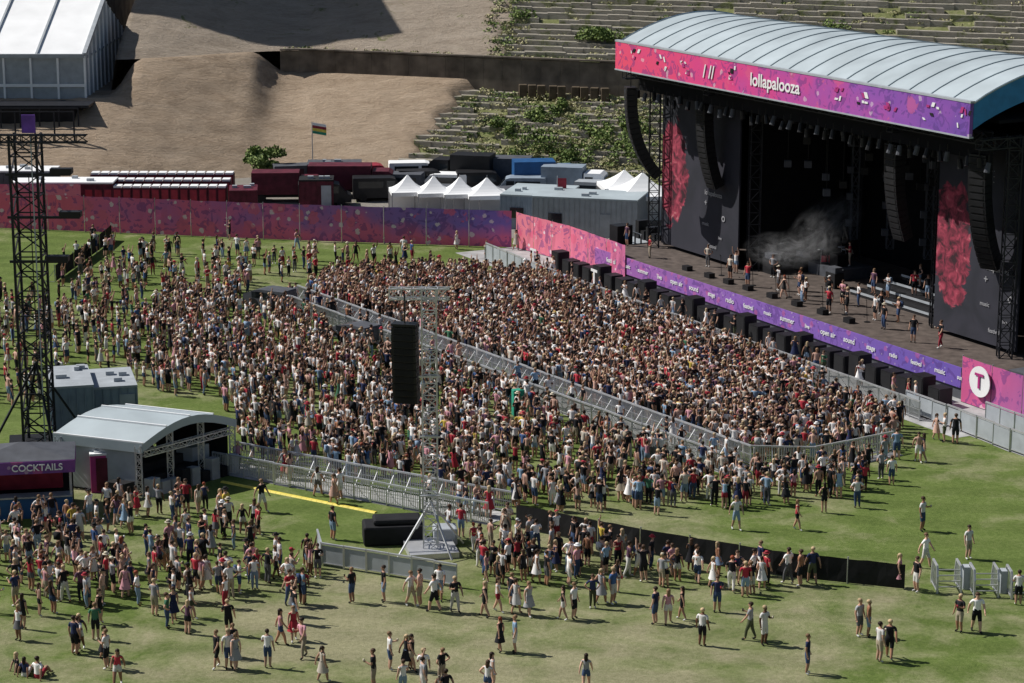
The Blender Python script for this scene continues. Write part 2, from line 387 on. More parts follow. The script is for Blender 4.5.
for _ in range(70):
    x=random.uniform(-2.5,1.5); t=random.uniform(0,20); clump(mb,(x,Yw(x)+.4+t,10.2+.37*t),(.9,.6,.4),26,.14,0 if random.random()<.5 else 1)
for _ in range(60):
    x=random.uniform(-24,20); clump(mb,(x,Yw(x)+.5,10.3),(.7,.4,.3),14,.12,0 if random.random()<.3 else 1)
build('slope_weeds',mb,['leaf','drygrass'])
mb=MB()
for i in range(9):
    x=1+i*1.05; mb.cbox((x+random.uniform(-.2,.2),Yw(x)-1.6,6.5),.8,.8,1.3,random.uniform(-.2,.2))
build('stone_blocks',mb,['stone'],bevel=.04)
mb=MB()
mb.box(-78,-47,256,290,6.9,50,0); mb.box(-78.6,-46.6,255.6,290.6,50,51,1)
for i in range(9):
    mb.box(-77+i*3.3,-76+i*3.3,255.7,256,7,49.5,1)
build('shadow_hall',mb,['concrete','stone'])  # unseen building added and sized to cast the shadow on the upper slope

# ---------------------------------------------------------------- big white marquee
e=empty('marquee_hall'); x1=-42.6; x0=-110; y0=229.5; y1=254.7; zb=6.9; ze=11.2; zr=15.8; ym=(y0+y1)/2
mb=MB(); n=14
for i in range(n):
    a=x0+(x1-x0)*i/n; c=x0+(x1-x0)*(i+1)/n; s_=.05
    mb.add([(a+s_,y0,ze),(c-s_,y0,ze),(c-s_,ym,zr),(a+s_,ym,zr)],[(0,1,2,3)]); mb.add([(a+s_,ym,zr),(c-s_,ym,zr),(c-s_,y1,ze),(a+s_,y1,ze)],[(0,1,2,3)])
    mb.bar((a,y0,ze+.1),(a,ym,zr+.1),.2,1)
mb.bar((x1,y0,ze+.1),(x1,ym,zr+.1),.4,1); mb.bar((x0,y0-.1,ze),(x1,y0-.1,ze),.4,1)
build('roof',mb,['white','greyp'],e)
mb=MB()
mb.add([(x1-.1,y0,zb),(x1-.1,y1,zb),(x1-.1,y1,ze),(x1-.1,ym,zr),(x1-.1,y0,ze)],[(0,1,2,3,4)])
for i in range(12):
    yy=y0+(y1-y0)*i/11; zz=ze+(zr-ze)*(1-abs(yy-ym)/(ym-y0)); mb.bar((x1-.03,yy,zb),(x1-.03,yy,zz),.16,1)
mb.add([(x0,y0+.1,zb),(x1,y0+.1,zb),(x1,y0+.1,ze),(x0,y0+.1,ze)],[(0,1,2,3)],0)
for i in range(26): 
    xx=x0+(x1-x0)*i/25; mb.bar((xx,y0-.02,zb),(xx,y0-.02,ze),.2,1)
mb.box(x0,x1,y0-.1,y0+.02,zb+1.2,zb+1.5,1); mb.box(x1-.2,x1+.02,y0,y1,zb+3.9,zb+4.1,0)
build('walls',mb,['greyp','white','blueg'],e)
e=empty('scaffold_platform'); mb=MB()
for i in range(6):
    for j in range(3):
        x=-52+i*1.9; mb.bar((x,222+j*2.4,0),(x,222+j*2.4,6.6),.14)
for j in range(3):
    for z in (2.2,4.4,6.6): mb.bar((-52,222+j*2.4,z),(-42.5,222+j*2.4,z),.12)
mb.box(-110,-41.5,224.7,233,6.6,6.85); mb.box(-110,-43,225,231,0,6.5,1)
build('scaffold',mb,['dtruss','black'],e)

# ---------------------------------------------------------------- STAGE
A=G(617,275); B=G(972,397); sd=(B-A).normalized(); LS=(B-A).length
bd=Vector((-sd.y,sd.x,0))
def S(s,b,z=0): return A+sd*s+bd*b+Vector((0,0,z))
def sbox(mb,s0,s1,b0,b1,z0,z1,mi=0): mb.obox(S(s0,b0,z0),sd*(s1-s0),bd*(b1-b0),(0,0,z1-z0),mi)
st=empty('concert_stage')
R0,R1=.1,LS-1.1
mb=MB(); sbox(mb,-1.5,LS+2,-1,17,0,1.9,0); sbox(mb,-1.5,LS+2,-1,17,1.9,2.0,1)
build('deck',mb,['greyd','orange'],st)
mb=MB(); sbox(mb,-1.5,LS+.2,-1.12,-1.02,.75,2.02); build('deck_band',mb,['band'],st)
words=['festival','music','summer','live','open air','sound','stage','radio']
for i in range(19): text('band_logo',words[i%8],S(1.0+i*2.35,-1.16,1.4),sd,random.choice((.4,.5,.45)),'logo',st,.01)
NB=20; D=17.0
def zr_(b): 
    q=b/D; return 18.1+2.7*math.sin(math.pi*min(1,q*1.0))**.9 -1.6*q
mb=MB(); vs=[]
for i in range(NB+1):
    b_=D*i/NB
    for s_ in (R0,R1): vs+= [S(s_,b_,zr_(b_))]
mb.add(vs,[(2*i,2*i+1,2*i+3,2*i+2) for i in range(NB)],0)
vs=[v-Vector((0,0,.25)) for v in vs]; mb.add(vs,[(2*i+2,2*i+3,2*i+1,2*i) for i in range(NB)],1)
o=build('roof_skin',mb,['roofpvc','blueund'],st,smooth=True)
mb=MB(); nr=19
for r in range(nr+1):
    s_=R0+(R1-R0)*r/nr
    for i in range(NB):
        mb.bar(S(s_,D*i/NB,zr_(D*i/NB)+.02),S(s_,D*(i+1)/NB,zr_(D*(i+1)/NB)+.02),.09,0)
for s_ in (R0,R1):
    for i in range(NB):
        b0_,b1_=D*i/NB,D*(i+1)/NB
        mb.add([S(s_,b0_,zr_(b0_)+.1),S(s_,b1_,zr_(b1_)+.1),S(s_,b1_,zr_(b1_)-1.6),S(s_,b0_,zr_(b0_)-1.6)],[(0,1,2,3)],1)
build('roof_ribs',mb,['roofseam','blueund'],st)
mb=MB(); sbox(mb,R0-.1,R1+.1,-.35,-.1,16.1,18.15); build('fascia',mb,['fascia'],st)
mb=MB(); sbox(mb,R0-.15,R1+.15,-.38,-.05,18.15,18.28); sbox(mb,R0-.15,R1+.15,-.38,-.05,16.0,16.1); build('fascia_trim',mb,['greyp'],st)
text('fascia_logo','lollapalooza',S(21.2,-.4,17.15),sd,1.25,'logo',st)
text('fascia_logo','/ //',S(13,-.4,17.1),sd,1.3,'logo',st)
for s_ in (3,6.5,9.5,16,28,31,34,38,41):
    mb=MB(); 
    for _ in range(5):
        a=random.uniform(-.7,.7); h=random.uniform(-.6,.6); q=S(s_+a,-.37,17.1+h); w_=random.uniform(.12,.35)
        mb.obox(q,sd*w_,-bd*.03,Vector((0,0,random.uniform(.12,.4)))+sd*random.uniform(-.2,.2),random.choice((0,0,1,2)))
    build('fascia_emblem',mb,['logo','black','pink'],st)
mb=MB()
sbox(mb,0,LS,15.2,15.4,0,17.5); sbox(mb,-.2,0,4.3,15.4,0,16.8); sbox(mb,LS,LS+.2,4.3,15.4,0,17.0)
sbox(mb,11.2,11.4,4.4,13,2,16); sbox(mb,33.3,33.5,4.4,13,2,16)
sbox(mb,.3,LS-1.3,2.2,14.8,16.7,16.9); sbox(mb,.3,LS-1.2,1.6,1.7,14.4,16.3)
build('drapes',mb,['drape'],st)
mb=MB()
for b_ in (1,5,9,13):
    mb.truss(S(.3,b_,15.9 if b_<2 else 15.2),S(LS-.8,b_,15.9 if b_<2 else 15.2),.7,1.0,.07,.05)
for s_ in (.3,11.6,33.1,LS-.8):
    bb=4.8 if 5<s_<40 else 3.1
    mb.truss(S(s_,bb,2 if 0<s_<LS else 0),S(s_,bb,16),.8,.9,.08,.05); mb.truss(S(s_,.3,15.6),S(s_,15,15.6),.6,1,.07,.05)
    mb.truss(S(s_,14,0),S(s_,14,16),.8,1.5,.08,.05)
build('truss_structure',mb,['dtruss'],st)
mb=MB()
for b_,zz in ((1.2,14.1),(5,13.6),(9,13.9)):
    for i in range(42):
        s_=1+i*1.0+random.uniform(-.2,.2); p=S(s_,b_,zz+random.uniform(-.15,.3))
        mb.bar(p+Vector((0,0,.7)),p+Vector((0,0,.2)),.05,0); mb.cyl(p+Vector((0,0,.25)),p+Vector((random.uniform(-.2,.1),random.uniform(-.2,.1),-.35)),.15,.19,8,random.choice((0,0,1)))
for i in range(26):
    s_=13+random.random()*19; p=S(s_,random.uniform(6,13),random.uniform(8,13)); mb.bar(p+Vector((0,0,4)),p,.04,0); mb.cbox(p,.5,.4,.5,0,random.choice((0,1)))
for i in range(5):
    s_=13.5+i*4.4; mb.truss(S(s_,12.5,4),S(s_,12.5,14),.5,1,.06,.04,1)
    for z in range(5,14,2): mb.cbox(S(s_,12,z),.45,.4,.5,0,1)
build('stage_lights',mb,['blackp','greyd'],st)
for (s0,s1,rr) in ((.3,11.0,0),(34.0,LS-.6,1)):
    pc=S(s0+1.7,4,9); M['ban%d'%rr]=banner_mat('side_banner_print%d'%rr,pc.y,1.9)
    mb=MB(); sbox(mb,s0,s1,3.8,3.95,2.3,15.6); build('side_banner',mb,['ban%d'%rr],st)
    c=(s0+s1)/2+2
    for j,(w,sz,dx) in enumerate((('lollapalooza',.5,0),('+',.7,-1),('o',.9,1.4),('music',.4,-1),('live',.35,1),('festival',.4,0))):
        text('banner_logo',w,S(c+dx,3.75,7.2-j*.8),sd,sz,'logog',st,.005)
    for k in range(3): text('banner_logo','- - - -',S(c-1,3.75,13.4-k*.35),sd,.35,'logog',st,.005)
mb=MB(); 
for i in range(4): sbox(mb,22+i*.5,31-i*.3,6+i*1.1,7.1+i*1.1,2.0,2.35+i*.35,2)
for i in range(4): sbox(mb,22+i*.5,31-i*.3,5.96+i*1.1,6.0+i*1.1,2.2+i*.35,2.36+i*.35,3)
sbox(mb,14,18,8,11,2,2.8,0); sbox(mb,16,17,8.5,9.5,2.8,3.7,2)
for s_ in (9,12,14.5,17,20,23,26,29): sbox(mb,s_,s_+.7,.2,.7,2.0,2.35,2)
for s_,b_ in ((12.5,5),(19,6),(32,5),(13,7.5),(31,8)): sbox(mb,s_,s_+1.1,b_,b_+.8,2.0,3.1,2); sbox(mb,s_+.1,s_+1.0,b_+.1,b_+.7,3.1,3.5,0)
build('risers',mb,['greyd','orange','blackp','greyp'],st)
mb=MB()
for s_ in (12.2,16.3,19.2,20.8,22.4,24.8,27.3,29.8): mb.bar(S(s_,1.6,2),S(s_,1.5,3.5),.035); mb.bar(S(s_,1.5,3.5),S(s_+.2,1.3,3.6),.05); mb.cyl(S(s_,1.6,2),S(s_,1.6,2.04),.22,.22,10)
build('microphone_stands',mb,['blackp'],st)
mb=MB()
c=S(16,8.8,2.8); 
for dx,dy,r,h in ((0,0,.3,.5),(.6,.2,.22,.45),(-.6,.2,.22,.45),(.3,-.4,.2,.6)): mb.cyl(c+Vector((dx,dy,.2)),c+Vector((dx,dy,.2+h)),r,r,12,0)
for dx,dy in ((.9,-.3),(-.9,-.3),(.7,.6)): mb.bar(c+Vector((dx,dy,0)),c+Vector((dx,dy,1.2)),.03,1); mb.cyl(c+Vector((dx,dy,1.2)),c+Vector((dx,dy,1.23)),.28,.26,14,1)
build('drum_kit',mb,['red','steel'],st)
m,nt,b=newmat('stage_haze'); nt.nodes.remove(b)
g=nt.nodes.new('ShaderNodeTexCoord'); vol=nt.nodes.new('ShaderNodeVolumePrincipled'); vol.inputs['Color'].default_value=(.95,.96,1,1); vol.inputs['Anisotropy'].default_value=.2
ln=nt.nodes.new('ShaderNodeVectorMath'); ln.operation='LENGTH'; nt.links.new(g.outputs['Object'],ln.inputs[0])
fall=mapr(nt,ln.outputs['Value'],.0,1.0,1,0)
nn=noise(nt,g.outputs['Object'],2.4,6,.7,1.6)
dn=math_(nt,'MULTIPLY',math_(nt,'MULTIPLY',fall,mapr(nt,nn,.46,.72,0,1)),.62)
nt.links.new(dn,vol.inputs['Density']); nt.links.new(vol.outputs[0],nt.nodes['Material Output'].inputs['Volume'])
M['haze']=m
for (s_,b_,z_,rx,ry,rz,tl) in ((14.8,5.0,4.0,4.2,2.0,1.5,-.1),(18.0,6.4,5.9,5.0,1.9,2.2,-.6)):
    mb=MB(); mb.ell((0,0,0),(1,1,1),20,12,0); o=build('stage_smoke',mb,['haze'],st,smooth=True)
    o.location=S(s_,b_,z_); o.scale=(rx,ry,rz); o.rotation_euler=(0,tl,math.atan2(sd.y,sd.x))
mb=MB(); sbox(mb,LS+2.1,LS+7,1,12,0,2.1,0); sbox(mb,LS+1.2,LS+4,5,13,2.1,12,1)
build('wing_right',mb,['greyd','drape'],st)
mb=MB(); sbox(mb,-6,-1.6,3,12,0,1.6,0)
for k in range(6): sbox(mb,-6+k*.9,-5.9+k*.9,3,3.1,1.6,2.7,1)
sbox(mb,-6,-1.6,3,3.1,2.65,2.72,1); sbox(mb,-3.2,-2.0,1.2,2.6,0,3.4,2); 
for k in range(5): sbox(mb,-5.5+k*.8,-5.0+k*.8,5,6,1.6,1.6+random.uniform(.6,1.8),2)
build('wing_left',mb,['greyp','steel','blackp'],st)

def line_array(name,p,face,n=13,w=1.3,h=.38,d=.75,curve=.035,par=None):
    e=empty(name); mb=MB(); face=Vector(face).normalized(); q=Vector(p); tilt=0.0
    side=Vector((-face.y,face.x,0))
    mb.obox(q-side*w/2-face*d/2+Vector((0,0,.05)),side*w,face*d,(0,0,.12),1)
    mb.bar(q+Vector((0,0,.1)),q+Vector((0,0,1.6)),.06,1)
    for i in range(n):
        tilt=curve*(i**1.35)*.35
        dn=Vector((0,0,-1))*math.cos(tilt)-face*math.sin(tilt); fw=face*math.cos(tilt)+Vector((0,0,-1))*math.sin(tilt)
        a=side*w; o=q-side*w/2-fw*d/2
        mb.obox(o,a,fw*d,dn*(h*.93),0)
        mb.obox(o+a*.12+fw*(d+.004)+dn*h*.12,a*.76,fw*.02,dn*h*.68,2)
        q=q+dn*h
    build('cabinets',mb,['blackp','blackp','black'],e); 
    if par: e.parent=par
fs=-bd
line_array('line_array_speaker',S(3.2,-.9,14.9),(fs+sd*-.35),17,1.1,.42,.8,.05)
line_array('line_array_speaker',S(8.6,2.2,14.2),fs,16,1.2,.4,.8,.03)
line_array('line_array_speaker',S(31.3,2.2,14.0),fs,15,1.2,.42,.8,.03)
line_array('line_array_speaker',S(40.6,1.6,14.6),(fs+sd*.3),17,1.25,.44,.8,.04)
e=empty('subwoofer_row'); mb=MB()
for i in range(30):
    s_=-4+i*1.62+random.uniform(-.1,.1)
    hh=1.2 if i%4 else 1.6
    sbox(mb,s_,s_+1.1,-3.6,-2.6,0,hh,0); sbox(mb,s_+.08,s_+1.02,-3.63,-3.605,.1,hh-.1,1)
build('cabinets',mb,['blackp','black'],e)
mb=MB(); mb.add([S(-14,-7,.012),S(LS+7,-7,.012),S(LS+7,-1,.012),S(-14,-1,.012)],[(0,1,2,3)]); build('stage_pit_floor',mb,['floorg'])

# ---------------------------------------------------------------- barriers
def barrier(name,pts,h=1.15,step=1.0,foot=True,sheetm=False,side=1):
    e=empty(name); mb=MB()
    for p0,p1 in zip(pts[:-1],pts[1:]):
        p0=Vector(p0);p1=Vector(p1); L=(p1-p0).length; n=max(1,int(L/step)); d=(p1-p0)/n; dn=d.normalized(); sn=Vector((-dn.y,dn.x,0))*side
        for i in range(n):
            q=p0+d*i+Vector((0,0,.05))+sn*random.uniform(-.05,.05); r=q+d*.97
            mb.bar(q,q+Vector((0,0,h)),.06); mb.bar(r,r+Vector((0,0,h)),.06); mb.bar(q+Vector((0,0,h)),r+Vector((0,0,h)),.09)
            mb.bar(q+Vector((0,0,.12)),r+Vector((0,0,.12)),.05)
            if sheetm: mb.obox(q+Vector((0,0,.15)),r-q,sn*.02,(0,0,h-.25),1)
            else:
                for k in range(1,9): mb.bar(q+(r-q)*k/9+Vector((0,0,.12)),q+(r-q)*k/9+Vector((0,0,h)),.04)
                mb.bar(q+Vector((0,0,h*.55)),r+Vector((0,0,h*.55)),.03)
            if foot:
                mb.bar(q+Vector((0,0,h*.85)),q+sn*.8,.028,3); mb.obox(q-Vector((0,0,.04)),r-q,sn*.9,(0,0,.03),2)
    build('panels',mb,['alu','greyp','floorg','steel'],e); return e
def off(a,b,dist):
    d=(Vector(b)-Vector(a)).normalized(); return Vector((-d.y,d.x,0))*dist
c0,c1=G(285,303),G(735,470); o_=off(c0,c1,1.1)
barrier('crowd_barrier',[c0+o_,c1+o_],side=-1); barrier('crowd_barrier',[c0-o_,c1-o_],side=1)
mb=MB(); mb.add([c0+o_*.98+Vector((0,0,.008)),c0-o_*.98+Vector((0,0,.008)),c1-o_*.98+Vector((0,0,.008)),c1+o_*.98+Vector((0,0,.008))],[(0,1,2,3)]); build('corridor_floor',mb,['floorg'])
barrier('crowd_barrier',[c1+o_,G(815,468),G(893,452)],side=-1)
d0,d1=G(226,468),G(500,520); p_=off(d0,d1,1.1)
barrier('crowd_barrier',[d0+p_,d1+p_],side=-1); barrier('crowd_barrier',[d0-p_,d1-p_],side=1)
mb=MB(); mb.add([d0+p_*.98+Vector((0,0,.008)),d0-p_*.98+Vector((0,0,.008)),d1-p_*.98+Vector((0,0,.008)),d1+p_*.98+Vector((0,0,.008))],[(0,1,2,3)]); build('corridor_floor',mb,['floorg'])
barrier('crowd_barrier',[S(-10,-6.4),S(LS+3,-6.4)],side=1)
barrier('steel_hoarding',[G(486,262),G(545,287),G(560,292)],h=1.5,sheetm=True,step=1.2)
barrier('steel_hoarding',[G(905,412),G(960,432),G(1010,452),G(1060,470)],h=1.3,sheetm=True,step=1.2)
barrier('steel_hoarding',[G(985,424),G(1060,452)],h=1.3,sheetm=True,step=1.2)
barrier('steel_hoarding',[G(318,552),G(322,566),G(458,588)],h=1.1,sheetm=True,step=1.2,foot=False)
mb=MB(); mb.cbox(G(518,415),.7,.5,1.6,.3); build('green_banner',mb,['teal'],bevel=.05)
def clothfence(name,pts,h,mk,seg=2.4,post=.06):
    e=empty(name); mb=MB()
    for p0,p1 in zip(pts[:-1],pts[1:]):
        p0=Vector(p0);p1=Vector(p1); L=(p1-p0).length; n=max(1,round(L/seg)); d=(p1-p0)/n; sn=Vector((-d.y,d.x,0)).normalized()
        for i in range(n):
            q=p0+d*i; k=6; hz=[random.uniform(-.04,.04) for _ in range(k+1)]; w=[random.uniform(-.05,.05) for _ in range(k+1)]; w[0]=w[-1]=0
            vs=[]
            for j in range(k+1):
                a=q+d*(.01+.98*j/k); vs+=[a+sn*w[j]*.3+Vector((0,0,.06)),a+sn*w[j]+Vector((0,0,h*.5)),a+sn*w[j]*.3+Vector((0,0,h+hz[j]*.6))]
            mb.add(vs,[(3*j+t,3*j+3+t,3*j+4+t,3*j+1+t) for j in range(k) for t in (0,1)],0)
            mb.bar(q+sn*.06,q+sn*.06+Vector((0,0,h+.08)),post,1); mb.bar(q+sn*.08,q+sn*.9,.05,1); mb.bar(q+sn*.8+Vector((0,0,.03)),q+sn*.08+Vector((0,0,h*.7)),.04,1)
    build('panels',mb,[mk,'steel'],e)
clothfence('black_fence',[G(516,528),G(640,553),G(790,578),G(905,590)],1.25,'black')
clothfence('black_fence',[G(56,282),G(100,250),G(112,240)],1.3,'black')
clothfence('printed_fence',[G(-60,226),G(85,232),G(300,241),G(512,248)],3.1,'fenceprint',3.4)
clothfence('printed_fence',[G(-60,214),G(82,214)],2.7,'fencepink',3.4)
clothfence('printed_fence',[G(516,248),G(570,263),G(625,284)],3.0,'fencepink',3.0)
clothfence('printed_fence',[S(LS+.6,-1.4),S(LS+9,-1.4)],2.9,'fencer',2.6)
mb=MB(); p=S(LS+2.6,-1.62,1.75); mb.cyl(p,p-bd*.05,.95,.95,28,0); build('sponsor_disc',mb,['logo'])
text('sponsor_letter','T',S(LS+2.6,-1.72,1.75),sd,1.3,'pink')
text('sponsor_letter','T',G(598,277,1.7)+Vector((-.3,-.3,0)),(G(625,284)-G(570,263)),1.6,'logo')
text('sponsor_letter','T',G(537,255,1.7)+Vector((-.3,-.3,0)),(G(570,263)-G(516,248)),1.4,'logo')
for gx,gy in ((946,588),(983,592),(1020,594)):
    e=empty('entrance_gate'); mb=MB(); c=G(gx,gy)
    for dx in (-.55,.55):
        pts=[c+Vector((dx,math.cos(t)*.75,0))+Vector((0,0,1.25*min(1,math.sin(t)*1.6))) for t in np.linspace(0,math.pi,9)]
        for a,b_ in zip(pts[:-1],pts[1:]): mb.bar(a,b_,.09)
        for k in range(1,8): mb.bar(pts[k],Vector((pts[k].x,pts[k].y,.05)),.04)
        mb.bar(pts[0]+Vector((0,0,.1)),pts[-1]+Vector((0,0,.1)),.06)
    for k in range(4): mb.bar(c+Vector((-.5,-.7,.3+k*.28)),c+Vector((.5,-.7,.3+k*.28)),.05)
    mb.cbox(c+Vector((.9,0,0)),.3,.5,1.1,0,1)
    build('frame',mb,['alu','greyp'],e)
barrier('crowd_barrier',[G(1030,590),G(1080,596)],foot=False)

# ---------------------------------------------------------------- delay towers
e=empty('delay_tower'); c=G(431,552); mb=MB()
mb.truss(c,c+Vector((0,0,13.3)),.7,.6,.06,.04)
mb.truss(c+Vector((-1.9,0,13.0)),c+Vector((1.0,0,13.0)),.5,.55,.06,.04)
mb.cbox(c+Vector((0,0,0)),2.4,2.4,.3,.2)
for a in (0,1,2,3):
    t=a*math.pi/2+.6; mb.bar(c+Vector((math.cos(t)*1.9,math.sin(t)*1.9,.1)),c+Vector((0,0,2.6)),.08)
for z in (3,6,9): mb.bar(c+Vector((-.5,-.45,z)),c+Vector((.5,-.45,z)),.08)
build('truss_mast',mb,['alu'],e)
line_array('line_array_speaker',c+Vector((-1.15,-.3,11.45)),Vector((-.2,-1,0)),11,1.2,.345,.7,.02)
mb=MB(); mb.bar(c+Vector((-1.15,-.3,11.4)),c+Vector((-1.15,-.1,12.9)),.07); build('hoist',mb,['steel'],e)
e=empty('covered_equipment'); mb=MB(); q=G(393,541)
mb.cbox(q,3.0,1.6,1.0,.12,0); mb.cbox(q+Vector((.2,0,1.0)),2.4,1.2,.3,.12,0); mb.cbox(q+Vector((2.6,-.3,0)),1.2,1.1,.9,.1,1)
build('tarpaulin',mb,['black','greyp'],e,bevel=.12)
e=empty('black_delay_tower'); c=G(40,448); mb=MB()
mb.truss(c,c+Vector((0,0,18.0)),1.5,1.1,.13,.07)
mb.truss(c+Vector((-3.6,-.9,17.9)),c+Vector((3.6,-.9,17.9)),.4,.6,.07,.05)
for z,l in ((15.9,2.6),(13.5,3.0),(11,2.2)): mb.bar(c+Vector((-1,-.8,z)),c+Vector((l,-.8,z)),.14); mb.cbox(c+Vector((l-.5,-.8,z+.05)),1.2,.6,.3,0,1); 
for a in range(4):
    t=a*math.pi/2+.5; mb.bar(c+Vector((math.cos(t)*3,math.sin(t)*3,.1)),c+Vector((0,0,5)),.12)
mb.cbox(c,3.4,3.4,.4,.2,1)
mb.bar(c+Vector((.5,-.9,0)),c+Vector((.5,-.9,18)),.06,2); mb.bar(c+Vector((.3,-.9,2)),c+Vector((.3,-.9,16)),.05,1)
build('truss_mast',mb,['dtruss','blackp','greyp'],e)
mb=MB(); mb.cbox(c+Vector((.4,-.8,18.2)),.75,.1,1.0,0,0); build('tower_sign',mb,['purple'],e)
line_array('line_array_speaker',c+Vector((-2.75,-.9,10.8)),Vector((.6,-1,0)),9,1.3,.4,.8,.02)
mb=MB(); mb.bar(c+Vector((-2.75,-.9,11)),c+Vector((-2.75,-.9,17.7)),.05); build('hoist_chain',mb,['steel'],e)

# ---------------------------------------------------------------- tents, cabins, kiosks
def cabin(name,c,sx,sy,sz,ang,wall,roof,door=True):
    e=empty(name); mb=MB(); mb.cbox(c,sx,sy,sz-.12,ang,0); mb.cbox(c+Vector((0,0,sz-.12)),sx+.12,sy+.12,.14,ang,1)
    ca,sa=math.cos(ang),math.sin(ang); X=Vector((ca,sa,0)); Y=Vector((-sa,ca,0)); n=max(2,int(sx/.45))
    for i in range(n+1):
        p=c+X*(-sx/2+sx*i/n)-Y*(sy/2+.03); mb.bar(p+Vector((0,0,.1)),p+Vector((0,0,sz-.15)),.06,0)
    n=max(2,int(sy/.45))
    for i in range(n+1):
        for sg in (-1,1):
            p=c+X*sg*(sx/2+.03)+Y*(-sy/2+sy*i/n); mb.bar(p+Vector((0,0,.1)),p+Vector((0,0,sz-.15)),.06,0)
    if door:
        p=c-Y*(sy/2+.05)+X*(sx*.15); mb.obox(p,X*.9,-Y*.03,(0,0,2.0),2); 
        if sx>3: mb.obox(c-Y*(sy/2+.05)-X*(sx*.35)+Vector((0,0,1.0)),X*1.2,-Y*.03,(0,0,.9),3)
    for _ in range(3):
        p=c+X*random.uniform(-.35,.35)*sx+Y*random.uniform(-.35,.35)*sy+Vector((0,0,sz)); mb.cbox(p,random.uniform(.3,.7),.4,.25,ang,2)
    build('body',mb,[wall,roof,'greyp','glass'],e)
cabin('office_container',G(72,425),2.3,5.0,3.0,.25,'blueg','greyp',False)
cabin('office_container',G(110,418),2.9,4.5,2.5,.25,'blueg','greyp')
e=empty('sound_booth_tent'); C=G(140,497); pd=Vector((-.90,.36,0)).normalized(); qd=Vector((.66,.75,0)).normalized(); LP,LQ=4.9,6.6
mb=MB(); nq=12; hz=2.95
def zt(t): return hz+.85*math.sin(math.pi*min(1,t))
for i in range(nq):
    t0,t1=i/nq,(i+1)/nq
    a=C-pd*.3+qd*(LQ*t0); b_=C-pd*.3+qd*(LQ*t1)
    mb.add([a+Vector((0,0,zt(t0))),b_+Vector((0,0,zt(t1))),b_+pd*(LP+.6)+Vector((0,0,zt(t1))),a+pd*(LP+.6)+Vector((0,0,zt(t0)))],[(0,1,2,3)],0)
    mb.add([a+Vector((0,0,zt(t0))),b_+Vector((0,0,zt(t1))),b_+Vector((0,0,zt(t1)-.45)),a+Vector((0,0,zt(t0)-.45))],[(3,2,1,0)],0)
    if i%3==0: mb.bar(a+Vector((0,0,zt(t0)+.04)),a+pd*(LP+.6)+Vector((0,0,zt(t0)+.04)),.09,1)
mb.obox(C-pd*.3-qd*.05+Vector((0,0,hz-.5)),pd*(LP+.6),qd*.04,(0,0,.52),0)
build('roof',mb,['roofpvc','white'],e)
mb=MB()
for u in (0,LP):
    for w in (0,LQ*.33,LQ*.66,LQ): mb.truss(C+pd*u+qd*w,C+pd*u+qd*w+Vector((0,0,zt(w/LQ)-.1)),.3,.4,.05,.03)
mb.truss(C-pd*.1+qd*.2+Vector((0,0,hz-.6)),C-pd*.1+qd*(LQ-.2)+Vector((0,0,hz-.6)),.3,.4,.05,.03)
build('truss_legs',mb,['alu'],e)
mb=MB()
mb.obox(C+pd*.3+qd*.1+Vector((0,0,.1)),pd*(LP-.6),qd*.04,(0,0,hz-.6),0)
mb.obox(C+pd*(LP-.05)+qd*.1,pd*.05,qd*(LQ-.3),(0,0,hz),1)
mb.obox(C+pd*.2+qd*(LQ-.15),pd*(LP-.4),qd*.05,(0,0,hz),1)
mb.obox(C+pd*.1+qd*.2+Vector((0,0,.02)),pd*(LP-.3),qd*(LQ-.4),(0,0,.9),1)
mb.obox(C+pd*1+qd*1.2+Vector((0,0,.9)),pd*1.5,qd*3,(0,0,.5),1); mb.obox(C+pd*.6+qd*4.4+Vector((0,0,.9)),pd*1.0,qd*1.2,(0,0,.8),2)
for i in range(9): mb.obox(C-pd*.1+qd*(.2+i*.7)+Vector((0,0,0)),-pd*.5,qd*.55,(0,0,random.uniform(.5,1.2)),random.choice((1,1,2,3)))
mb.obox(C+pd*.1-qd*.9,pd*1.2,qd*.7,(0,0,.9),1)
build('walls_and_desks',mb,['greyp','black','greyp','floorg'],e)
e=empty('portable_toilet'); mb=MB(); c=G(104,489); mb.cbox(c,1.35,1.3,2.05,.2,0); mb.cbox(c+Vector((0,0,2.05)),1.4,1.35,.12,.2,1); mb.cbox(c+Vector((.0,0,2.17)),.9,.95,.1,.2,1)
ca,sa=math.cos(.2),math.sin(.2); mb.obox(c+Vector((-.38*ca+.67*sa,-.38*sa-.67*ca,.12)),(.76*ca,.76*sa,0),(.02*sa,-.02*ca,0),(0,0,1.8),2)
build('cabin',mb,['pink','white','dred'],e,bevel=.04)
e=empty('cocktail_bar'); mb=MB(); c=G(22,519); w=5.2; X=Vector((.985,.17,0)); Y=Vector((-.17,.985,0)); o=c-X*w/2
mb.obox(o,X*w,Y*.6,(0,0,1.1),0); mb.obox(o+Vector((0,0,1.1))-Y*.1,X*w,Y*.8,(0,0,.08),1)
mb.obox(o+Y*3.0,X*w,Y*.1,(0,0,2.7),2); mb.obox(o-X*.1+Y*.1,X*.1,Y*3,(0,0,2.7),2)
for u in (0,w-.12): 
    mb.obox(o+X*u+Y*.05,X*.12,Y*.12,(0,0,2.6),1)
mb.obox(o+Y*2.3+Vector((0,0,.9)),X*w*.9,Y*.4,(0,0,.9),3)
for i in range(14): mb.cyl(o+X*(.3+i*.33)+Y*2.4+Vector((0,0,1.8)),o+X*(.3+i*.33)+Y*2.4+Vector((0,0,2.1)),.05,.03,6,random.choice((0,1,3)))
build('bar_counter',mb,['blue','steel','black','red'],e)
